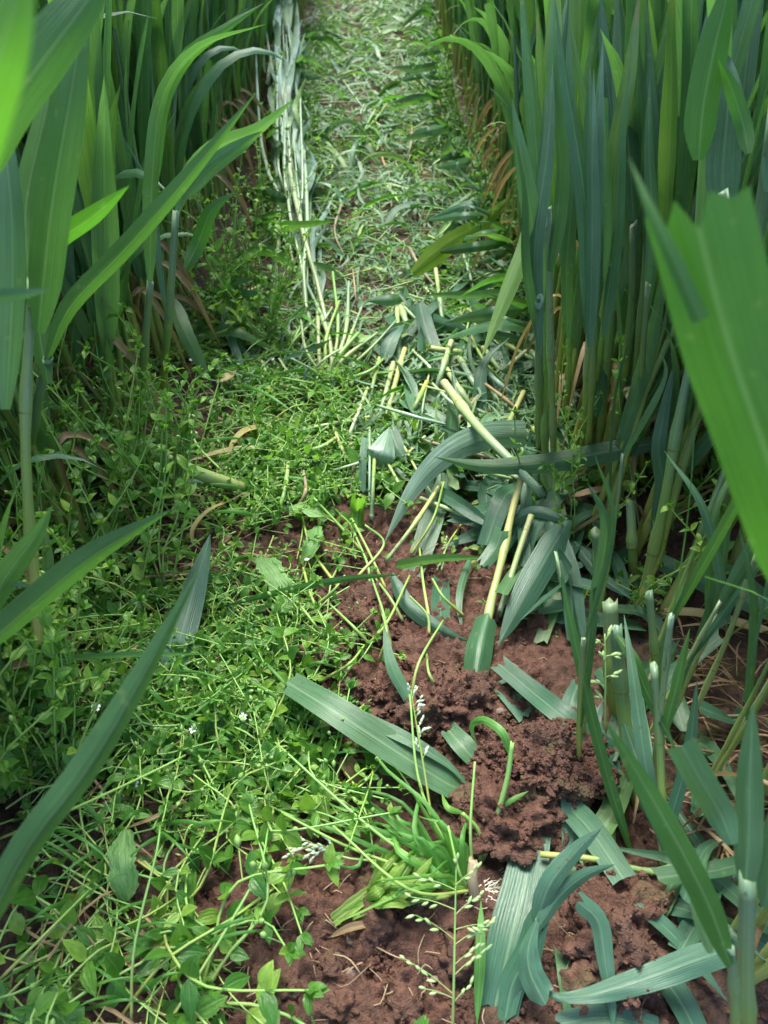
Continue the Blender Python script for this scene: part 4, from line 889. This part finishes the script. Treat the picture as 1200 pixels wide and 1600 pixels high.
for k in range(30):
    px = rk.uniform(820, 1180); py = rk.uniform(560, 1000)
    if k > 18: py = rk.uniform(150, 420); px = interp(XR, py) - rk.uniform(-30, 60)
    put('chickweed_plant', (TALL if k % 2 else MAT)[rk.randrange(8)], P(px, py, 0), rk.uniform(0, 6.28), rk.uniform(.7, 1.0), (0, 0), 'light green chickweed growing between the stems at the foot of the right crop', 'chickweed', 'chickweed at the foot of the right crop')
for k in range(46):
    py = rk.uniform(0, 620) if k < 34 else rk.uniform(50, 300); lo, hi = interp(XL, py), interp(XR, py)
    px = lo + (hi - lo) * rk.random() ** 1.6
    put('chickweed_plant', MAT[rk.randrange(12)], P(px, py, 0), rk.uniform(0, 6.28), rk.uniform(.7, 1.3), (0, 0), 'light green chickweed among the clippings on the far part of the path', 'chickweed', 'chickweed on the far path')

for k in range(44):
    py = rk.uniform(0, 430); px = (interp(XR, py) - rk.uniform(-5, 45)) if k % 2 else (interp(XL, py) + rk.uniform(10, 80))
    put('chickweed_plant', (TALL if k % 3 else MAT)[rk.randrange(8)], P(px, py, 0), rk.uniform(0, 6.28), rk.uniform(.5, .9), (rk.gauss(0, .3), rk.gauss(0, .3)), 'leafy chickweed clump narrowing the far part of the path', 'chickweed', 'chickweed clumps on the far path margins')
MID = [(400, 600), (620, 600), (640, 740), (560, 770), (420, 790), (330, 720)]
for k in range(40):
    px, py = rk.uniform(330, 640), rk.uniform(580, 800)
    if inpoly(px, py, MID): put('chickweed_plant', MAT[rk.randrange(12)], P(px, py, 0), rk.uniform(0, 6.28), rk.uniform(.8, 1.2), (0, 0), 'bright chickweed in the band of weeds above the upper bare soil', 'chickweed', 'chickweed above the bare soil')
# ground cover mass
def cover():
    Lf, S = MB(), MB()
    for i in range(6900):
        if i < 3600:
            px, py = rk.uniform(-20, 640), rk.uniform(480, 1640)
            if not inpoly(px, py, LFT): continue
            if 210 < px < 380 and 560 < py < 900 and rk.random() < .75: continue
            if py > 1200 and rk.random() < .72: continue
            if px < 220 and py > 1020 and rk.random() < .6: continue
        elif i < 4900:
            py = rk.uniform(-5, 640); lo, hi = interp(XL, py), interp(XR, py); px = rk.uniform(lo - 30, hi + 10)
        elif i < 5500: px, py = rk.uniform(560, 900), rk.uniform(600, 1000)
        else:
            px, py = rk.uniform(330, 640), rk.uniform(580, 800)
            if not inpoly(px, py, MID): continue
        if not free(px, py, 12): continue
        p = P(px, py, rk.uniform(.001, .016)); a = rk.uniform(0, 6.28); s = rk.uniform(.005, .011) * (1.3 if py > 1200 else 1 + max(0, 300 - py) / 150)
        small_leaf(Lf, p, Vector((math.cos(a), math.sin(a), rk.uniform(-.1, .5))).normalized(), s, s * rk.uniform(.35, .6), rk.random(), rk)
    for i in range(1500):
        if i < 900:
            px, py = rk.uniform(0, 640), rk.uniform(480, 1640)
            if not inpoly(px, py, LFT): continue
            if 0 < px < 260 and py > 1300 and rk.random() < .3: continue
        else: py = rk.uniform(0, 760); lo, hi = interp(XL, py), interp(XR, py); px = rk.uniform(lo, hi)
        if not free(px, py, 5): continue
        p = P(px, py, rk.uniform(.002, .016)); a = rk.uniform(0, 6.28); L = rk.uniform(.02, .07); d = Vector((math.cos(a), math.sin(a), 0)); sdv = Vector((-d.y, d.x, 0))
        tube(S, [p, p + d * L * .5 + sdv * rk.gauss(0, .004) + Vector((0, 0, rk.uniform(0, .012))), p + d * L + Vector((0, 0, rk.uniform(-.004, .006)))], rk.uniform(.0004, .0009), seg=6, ns=4, rnd=rk.random(), cap=False)
    o = Lf.build('ground_cover', M['chick'], origin=Vector((0, 0, 0))); tag(o, 'mat of small bright green weed leaves covering the path edges', 'ground cover', kind='stuff')
    S.build('stems', M['thread'], o)
cover()

# ------------------------------------------------------------------ clippings on the path
rc = random.Random(8)
def clip_pos():
    while True:
        if rc.random() < .55: py = 260 + 480 * rc.random()
        else: py = rc.uniform(-10, 330)
        lo, hi = interp(XL, py) - (12 if py < 330 else -20), interp(XR, py) + 10
        px = lo + (hi - lo) * (1 - rc.random() ** 1.5 * .92)
        if py > 600 and px < 560: continue
        if noise.noise(Vector((px / 38, py / 24, 1))) < rc.uniform(-.55, .12): continue
        return px, py
def clipping(mb, px, py, L, wd, h, rnd):
    a = rc.uniform(0, 6.28) if rc.random() < .6 else rc.choice([.9, 2.2, 1.4]) + rc.gauss(0, .25)
    d = Vector((math.cos(a), math.sin(a), 0)); p = P(px, py, h); b = rc.gauss(0, .12) * L; sdv = Vector((-d.y, d.x, 0)); tz = rc.gauss(0, .16) * L
    k_ = 1 + max(0, 330 - py) / 330; L *= k_; wd *= k_
    ribbon(mb, [p - d * L / 2 + Vector((0, 0, -tz)), p + sdv * b + Vector((0, 0, abs(rc.gauss(0, .08)) * L)), p + d * L / 2 + Vector((0, 0, tz))], wd, rc.choice(['cut', 'cut', 'cutbase', 'blade']), side='up',
           roll=rc.gauss(0, .4), twist=rc.gauss(0, .6), cup=rc.uniform(.05, .3), seg=7, nu=3, rnd=rnd, jag=wd * .25, rg=rc)
for k in range(105):
    px, py = clip_pos(); L = rc.uniform(.02, .085); mb = MB(); clipping(mb, px, py, L, rc.uniform(.003, .012), rc.uniform(.008, .035), rc.random())
    o = mb.build('cut_leaf', M['clip' if rc.random() < .6 else 'glauc']); tag(o, 'cut piece of wheat leaf lying among the clippings on the path', 'cut leaf', 'cut leaf pieces on the path')
mb = MB()
for k in range(8600):
    px, py = clip_pos(); clipping(mb, px, py, rc.uniform(.006, .02) + .06 * rc.random() ** 2.5, rc.choice([.0009, .0016, .0022, .003, .0048]) * rc.uniform(.7, 1.2), rc.uniform(.001, .024), rc.random())
o = mb.build('clippings', M['clip'], origin=Vector((0, 0, 0))); tag(o, 'shredded light green leaf clippings covering the path', 'clippings', kind='stuff')
# larger cut leaves heaped to the right
RH = [(580, 430), (800, 420), (870, 640), (940, 800), (960, 960), (860, 1000), (800, 880), (690, 800), (620, 660)]
for k in range(92):
    while True:
        px, py = rc.uniform(600, 960), rc.uniform(430, 1000)
        if inpoly(px, py, RH): break
    mb = MB(); clipping(mb, px, py, rc.uniform(.05, .12), rc.uniform(.010, .018), rc.uniform(.006, .03), rc.random())
    o = mb.build('cut_leaf', M['glauc'] if rc.random() < .75 else M['wheat']); tag(o, 'broad cut leaf lying in the heap below the right crop', 'cut leaf', 'broad cut leaves in the heap')
for k in range(22):
    px, py = rc.uniform(880, 1180), rc.uniform(900, 1600)
    if px < 1080 and py > 1330: px += 170; py -= 150
    mb = MB(); clipping(mb, px, py, rc.uniform(.05, .12), rc.uniform(.008, .016), rc.uniform(.006, .02), rc.random())
    o = mb.build('cut_leaf', M['glauc'] if rc.random() < .6 else M['wheat']); tag(o, 'broad cut leaf lying on the ground at lower right', 'cut leaf', 'cut leaves at lower right')

# ------------------------------------------------------------------ dead roots and straw threads on the dark side soil
mb = MB()
for k in range(330):
    c = rc.random()
    if c < .55: px, py = rc.uniform(1000, 1220), rc.uniform(900, 1350)
    elif c < .8: px, py = rc.uniform(180, 400), rc.uniform(620, 900)
    else: px, py = rc.uniform(0, 200), rc.uniform(1000, 1600)
    p = P(px, py, rc.uniform(.002, .012)); a = rc.gauss(-.4, .7); L = rc.uniform(.03, .09); d = Vector((math.cos(a), math.sin(a), 0))
    ribbon(mb, [p, p + d * L * .5 + Vector((rc.gauss(0, .006), rc.gauss(0, .006), .008)), p + d * L], rc.uniform(.001, .0028), 'spindle', side='up', twist=rc.gauss(0, 2), cup=.3, seg=7, nu=2, rnd=rc.random(), rg=rc)
tag(mb.build('dead_grass', M['straw'], origin=Vector((0, 0, 0))), 'brown dead grass threads strewn on the dark soil under the crop', 'dead grass', kind='stuff')

# ------------------------------------------------------------------ thin trailing grass blades and long weed stems
rg_ = random.Random(31)
for k in range(300):
    px, py = rg_.uniform(0, 600), rg_.uniform(540, 1600)
    if k > 210: py = rg_.uniform(30, 620); px = rg_.uniform(interp(XL, py) + 30, interp(XR, py))
    if (k <= 210 and not inpoly(px, py, LFT)) or (inpoly(px, py, HOLLOW) and k % 4): continue
    L = rg_.uniform(60, 190) * (1 if k <= 210 else .3 + py / 1000); a = rg_.uniform(-.9, .9) + (math.pi if rg_.random() < .5 else 0); mb = MB()
    x1, y1 = px + L * math.cos(a), py + L * math.sin(a) * .8
    hero_leaf(mb, [(px, py, g, .004), ((px + x1) / 2, (py + y1) / 2 - 12, g, rg_.uniform(.02, .04)), (x1, y1, g, rg_.uniform(.008, .03))], rg_.uniform(4, 9) * (1 if k <= 210 else .5 + py / 1200), 'grass', seg=10, nu=2, cup=.3, twist=rg_.gauss(0, .6), rnd=rg_.random())
    tag(mb.build('grass_sprig', M['grass']), ('thin green grass blade trailing over the weeds at left' if k <= 210 else 'thin green grass blade lying over the clippings of the far path'), 'grass blade', ('thin grass blades at left' if k <= 210 else 'thin grass blades on the far path'))
longst = [[(250, 1620, g, .01), (300, 1540, g, .03), (400, 1370, g, .04), (420, 1290, g, .03)], [(0, 1310, g, .02), (100, 1270, g, .08), (230, 1210, g, .10), (290, 1180, g, .1)], [(205, 1600, g, .01), (210, 1480, g, .04), (245, 1330, g, .06), (250, 1290, g, .06)],
          [(180, 1600, g, 0), (260, 1500, g, .03), (370, 1430, g, .03), (480, 1350, g, .01)], [(470, 870, g, .01), (490, 940, g, .03), (540, 1020, g, .01)], [(430, 900, g, .01), (480, 960, g, .03), (525, 1022, g, .008)], [(552, 1025, g, .0), (600, 980, g, .03), (640, 900, g, .03)],
          [(300, 600, g, .02), (300, 680, g, .03), (350, 740, g, .02)], [(0, 1530, g, .02), (60, 1470, g, .04), (140, 1390, g, .03)], [(372, 1315, g, 0), (345, 1250, g, .02), (310, 1180, g, .03)], [(520, 1075, g, .008), (570, 1074, g, .01), (615, 1068, g, .006)], [(560, 900, g, .03), (600, 850, g, .04), (570, 820, g, .05)]]
for k in range(16):
    x0, y0 = rh.uniform(470, 760), rh.uniform(830, 1120); a = rh.uniform(.6, 2.4); L_ = rh.uniform(60, 150)
    longst.append([(x0, y0, g, .012), (x0 + L_ * .5 * math.cos(a) + rh.gauss(0, 12), y0 - L_ * .5 * math.sin(a), g, rh.uniform(.02, .035)), (x0 + L_ * math.cos(a), y0 - L_ * math.sin(a), g, rh.uniform(.01, .04))])
for L in longst:
    pts = pts_of(L); mb = MB(); dm = (pts[1] - CAM).dot(CF)
    tube(mb, pts, 5.5 * dm / FPX / 2, 3.5 * dm / FPX / 2, seg=14, ns=6, rnd=rh.random()); tag(mb.build('weed_stalk', M['thread']), 'long bare pale green weed stem lying over soil and weeds', 'weed stem', 'long bare weed stems')

# ------------------------------------------------------------------ foreground meadow grass tuft
root = empty('meadow_grass_tuft', P(745, 1395, 0)); base = root.location.copy(); tag(root, 'bright green tuft of narrow grass with pale roots on the soil at bottom centre', 'grass tuft')
bl = [((560, 1165), 9), ((590, 1195), 10), ((545, 1215), 9), ((620, 1230), 10), ((520, 1255), 9), ((600, 1270), 12), ((655, 1255), 10), ((640, 1200), 9), ((540, 1300), 9), ((505, 1330), 9), ((575, 1330), 9), ((500, 1395), 11), ((690, 1270), 9), ((665, 1300), 9), ((480, 1300), 7), ((600, 1400), 8), ((700, 1320), 8), ((620, 1340), 9)]
bl += [((rh.uniform(500, 700), rh.uniform(1200, 1400)), rh.uniform(6, 10)) for _ in range(6)]
bl = [((a[0] + rh.gauss(0, 25), a[1] + rh.gauss(0, 25)), w_ * rh.uniform(.8, 1.5)) for a, w_ in bl]
for (x1, y1), wp in bl:
    mb = MB(); x0, y0 = 745 + rh.uniform(-45, 5), 1395 + rh.uniform(-22, 12)
    hero_leaf(mb, [(x0, y0, g, .004), ((x0 + x1) / 2 + rh.uniform(-25, 40), (y0 + y1) / 2 - rh.uniform(-15, 50), g, rh.uniform(.015, .04)), (x0 + (x1 - x0) * .8 + rh.gauss(0, 12), y0 + (y1 - y0) * .85 + rh.gauss(0, 10), g, rh.uniform(.02, .05)), (x1, y1, g, rh.uniform(.01, .05))], wp, 'grass', seg=12, nu=3, cup=.25, twist=rh.gauss(0, .7), rnd=rh.random())
    mb.v = [q - base for q in mb.v]; mb.build('leaf', M['grass'], root)
for (x1, y1, x2, y2) in [(660, 1240, 640, 1085), (560, 1330, 440, 1270), (720, 1370, 700, 1290), (735, 1300, 742, 1190), (640, 1390, 520, 1290), (600, 1310, 430, 1160)]:
    mb = MB(); pts = [q - base for q in pts_of([(742, 1392, g, .003), (x1, y1, g, .035), (x2, y2, g, .05)])]; tube(mb, pts, .0012, .0007, seg=12, ns=6, rnd=.2); mb.build('stem', M['thread'], root)
for k in range(34):
    mb = MB(); a = rh.uniform(-.6, .8); d = Vector((math.cos(a), math.sin(a) * .8, 0)); s = Vector((rh.uniform(-.008, .01), rh.uniform(-.008, .002), .004))
    tube(mb, [s, s + d * .010 + Vector((rh.gauss(0, .003), rh.gauss(0, .003), -.001)), s + d * rh.uniform(.015, .03) + Vector((0, 0, -.003))], .00035, .00015, seg=5, ns=4); mb.build('root', M['root'], root)
def panicle(label, axis, branches, rnd=.3, mat='seed', r=.0007, ssz=.0048):
    pts = pts_of(axis); b0 = pts[0]; root = empty('grass_panicle', b0); tag(root, label, 'grass seed head')
    S, E = MB(), []; pl = [p - b0 for p in pts]; tube(S, pl, r * 1.3, r * .5, seg=14, ns=6); c = catmull(pl, 40)
    for t0, ang, L, nsp in branches:
        p = c[int(t0 * 39)]; tg = (c[min(40, int(t0 * 39) + 1)] - p).normalized(); ang += rh.gauss(0, .22); rt = CR * math.cos(ang) + CU * math.sin(ang) + CF * rh.uniform(-.3, .3)
        e = p + rt * L; S_ = [p, p + rt * L * .5 + CU * L * .05, e]; tube(S, S_, .0003, .0002, seg=5, ns=4, cap=False)
        for j in range(nsp):
            q = p + rt * L * (1 - j * .8 / max(1, nsp)); dd = (rt + CU * rh.uniform(-.8, .8) + CR * rh.uniform(-.3, .3)).normalized(); em = MB(); ellip(em, q, dd, ssz * rh.uniform(.8, 1.3), ssz * .22, seg=5, ns=6); E.append(em)
    S.build('stem', M['thread'], root); [em.build('spikelet', M[mat], root) for em in E]
panicle('open grass seed head with slender spikelets against the soil at bottom centre', [(706, 1640, g, .0), (709, 1540, g, .03), (711, 1440, g, .045), (713, 1345, g, .06)],
        [(.98, 1.5, .006, 2), (.9, .6, .014, 4), (.88, 2.6, .02, 4), (.78, 2.9, .024, 4), (.76, .2, .016, 5), (.68, .5, .018, 5), (.62, 2.75, .026, 4), (.60, .4, .022, 6), (.5, 1.0, .016, 4), (.46, .3, .02, 5), (.34, 2.85, .03, 5), (.33, 2.6, .016, 2), (.3, .7, .012, 3)], ssz=.0043)
panicle('narrow pale grass seed head standing above the long flat waxy leaf', [(676, 1290, g, .02), (664, 1210, g, .04), (652, 1140, g, .055), (642, 1078, g, .07)],
        [(t, rh.choice([1.2, 1.9]) + rh.gauss(0, .2), .006, 3) for t in (.5, .56, .62, .68, .74, .8, .85, .9, .95, .99)], mat='seedw', ssz=.004)
panicle('pale drooping grass seed head over the soil left of the lime shoot', [(590, 1345, g, .015), (540, 1340, g, .02), (500, 1320, g, .02), (470, 1325, g, .02)],
        [(t, rh.uniform(2, 4.4), .01, 4) for t in (.4, .5, .55, .62, .7, .78, .85, .92, .98)], mat='seedw', ssz=.0046)
panicle('small green seed head drooping in the right foreground stems', [(945, 1140, g, .06), (946, 1060, g, .09), (945, 990, g, .11)], [(t, rh.uniform(0, 3), .006, 3) for t in (.3, .5, .6, .7, .8, .9, .97)], ssz=.005)
panicle('little seed head hanging over the soil beside the thin weed stems', [(720, 820, g, .01), (700, 850, g, .02), (690, 880, g, .02)], [(t, rh.uniform(0, 6), .007, 3) for t in (.5, .6, .7, .8, .9, .97)], ssz=.004)
# upright yellow-green stem with curled leaf
hero_plant('bright yellow-green grass stem with leaf curling over left, standing beside the clod', [(752, 1345, g, .0), (775, 1280, g, .025), (793, 1215, g, .045), (800, 1160, g, .06)], 9,
           [([(797, 1180, g, .055), (785, 1145, g, .065), (755, 1125, g, .06), (737, 1135, g, .05), (745, 1165, g, .04)], 13, dict(mat='grass', rnd=.4)),
            ([(780, 1262, g, .03), (800, 1250, g, .035), (826, 1236, g, .035)], 8, dict(mat='grass'))], smat='thread', name='grass_plant', cat='grass stem', nodes=(.1,))
hero_plant('kinked pale grass stalk just left of the bright yellow-green stem', [(750, 1350, g, .0), (748, 1300, g, .02), (722, 1270, g, .03)], 7, [([(722, 1270, g, .03), (700, 1262, g, .035), (690, 1240, g, .03)], 9, dict(mat='grass'))], smat='thread', name='grass_plant', cat='grass stem', nodes=())
# lime torn shoot
root = empty('torn_shoot', P(600, 1400, .01)); base = root.location.copy(); tag(root, 'yellow-green torn leafy shoot lying on the soil at bottom centre', 'torn shoot')
for (x0, y0, x1, y1, wp, hh, nm) in [(522, 1440, 585, 1392, 15, .010, 'stalk'), (550, 1430, 605, 1398, 17, .012, 'stalk')]:
    mb = MB(); pp = pts_of([(x0, y0, g, hh * .7), ((x0 + x1) / 2, (y0 + y1) / 2, g, hh), (x1, y1, g, hh)]); ribbon(mb, [q - base for q in pp], wp * 1.5 * .45 / FPX, 'cut', side='up', cup=.35, seg=12, nu=8, jag=.001, wave=.05, rnd=rh.random() * .5, rg=rh); mb.build(nm, M['lime'], root)
for k in range(60):
    t = rh.random(); x0, y0 = 575 + rh.uniform(-8, 45), 1405 + rh.uniform(-22, 10); x1, y1 = x0 + rh.uniform(15, 90), y0 - rh.uniform(0, 80); mb = MB()
    hero_leaf(mb, [(x0, y0, g, .012), ((x0 + x1) / 2, (y0 + y1) / 2, g, rh.uniform(.014, .03)), (x1, y1, g, rh.uniform(.008, .034))], rh.uniform(8, 20), 'spindle', seg=8, nu=4, cup=.25, wave=.12, roll=rh.gauss(0, .6), rnd=rh.random())
    mb.v = [q - base for q in mb.v]; mb.build('leaf', M['lime'], root)
cut_leaf([(515, 1465, g, .006), (550, 1450, g, .01), (595, 1442, g, .006)], 13, 'dry tan husk lying on the soil under the lime shoot', mat='straw', prof='spindle', cat='husk', name='dry_husk', side='up', cup=.4)
cut_stem([(742, 1400, g, .02), (738, 1370, g, .03), (740, 1345, g, .035)], 18, 'short brown broken twig standing at the foot of the grass tuft', mat='strawstem', nodes=(), name='twig')
cut_leaf([(535, 1185, g, .008), (548, 1205, g, .014), (560, 1235, g, .006)], 26, 'grey withered curled leaf in the soil left of the long flat leaf', mat='straw', prof='spindle', cat='dead leaf', name='dead_leaf', side='up', cup=.5)
# broad toothed weed leaves
def toothed(L, wpx, label):
    pts = pts_of(L); dm = (pts[1] - CAM).dot(CF); wd = wpx * dm / FPX; mb = MB(); c = catmull(pts, 24); rows = []
    for i, p in enumerate(c):
        t = i / 24; tg = (c[min(24, i + 1)] - c[max(0, i - 1)]).normalized(); s = tg.cross(Vector((0, 0, 1))).normalized()
        w_ = wd * (math.sin(math.pi * min(.99, t * .93 + .03)) ** .6) * (1 + .13 * ((i * .37) % 1 - .5) * 2) * (1 + .1 * math.sin(t * 9))
        rows.append([p + s * (u * w_ / 2) + Vector((0, 0, .0022 * math.sin(t * 14 + u * 2) * abs(u) + .12 * w_ * abs(u))) for u in (-1, -.6, -.2, .2, .6, 1)])
    mb.grid(rows, ([i / 24 for i in range(25)], [0, .2, .4, .6, .8, 1]), rh.random() * .5); tag(mb.build('weed_leaf', M['dock']), label, 'weed leaf')
toothed([(200, 1408, g, .012), (192, 1350, g, .03), (195, 1298, g, .03)], 46, 'pale green broad toothed leaf standing in the chickweed at lower left')
toothed([(120, 1640, g, .01), (90, 1600, g, .02), (60, 1555, g, .02)], 80, 'broad rounded weed leaf at the bottom left edge')
toothed([(405, 870, g, .02), (432, 905, g, .024), (455, 955, g, .012)], 40, 'large lobed weed leaf pointing down beside the upper bare soil')
toothed([(470, 880, g, .02), (488, 850, g, .03), (495, 822, g, .02)], 28, 'upright narrow weed leaf at the left rim of the upper bare soil')
toothed([(450, 790, g, .02), (490, 800, g, .03), (520, 810, g, .02)], 24, 'small lobed weed leaf above the left rim of the bare soil')
toothed([(560, 690, g, .02), (575, 695, g, .03), (590, 690, g, .02)], 30, 'round weed leaf left of the folded grey-blue scrap')
toothed([(580, 740, g, .01), (610, 745, g, .02), (640, 750, g, .012)], 34, 'dark broad weed leaf below the folded grey-blue scrap')
toothed([(370, 1265, g, .01), (385, 1285, g, .015), (400, 1310, g, .006)], 34, 'round soil-splashed weed leaf on the edge of the lower bare soil')
# lime-topped weed at upper left of path
root = empty('leafy_weed', P(365, 545, 0)); tag(root, 'fresh lime green leafy weed standing before the silvery stems', 'weed'); base = root.location.copy(); S, Lf = MB(), MB(); rq = random.Random(4)
for (x1, y1) in [(350, 450), (385, 440), (400, 470), (370, 465), (340, 480), (410, 445), (375, 490)]:
    e = P(x1, y1, .07) - base; weed_stem(rq, S, Lf, [Vector((0, 0, 0)), e * .5 + Vector((0, 0, .012)), e], .021, .03, r=.0009, bare=.45)
S.build('stems', M['thread'], root); Lf.build('foliage', M['lime'], root)
# fine white flowers in view
for (px, py, h) in [(112, 783, .05), (302, 1140, .03), (150, 1105, .08), (540, 968, .012), (380, 1120, .03), (210, 1225, .03)]:
    p0 = P(px, py, 0); q = P(px, py, h); root = empty('chickweed_flower_stalk', p0); S, F_, B = MB(), MB(), MB(); e = q - p0
    tube(S, [Vector((0, 0, 0)), e * .5 + Vector((.002, 0, 0)), e], .0006, .0005, seg=6, ns=5); flower(F_, e, Vector((rq.gauss(0, .3), -.4, 1)), .0031, rq); ellip(B, e - Vector((0, 0, .003)), Vector((0, 0, 1)), .0042, .0016)
    S.build('stem', M['thread'], root); F_.build('petals', M['petal'], root); B.build('calyx', M['bud'], root)
    tag(root, {112: 'open white chickweed flower against the left crop', 302: 'white chickweed flower at the foot of the torn waxy leaf', 150: 'white flower on the foremost bud stalk at lower left', 540: 'tiny white flower lying on the upper bare soil', 380: 'small white flower right of the torn waxy leaf foot', 210: 'white flower on chickweed below the diagonal blade'}[px], 'flower')
print('objects', len(bpy.data.objects), 'faces', sum(len(m.polygons) for m in bpy.data.meshes))
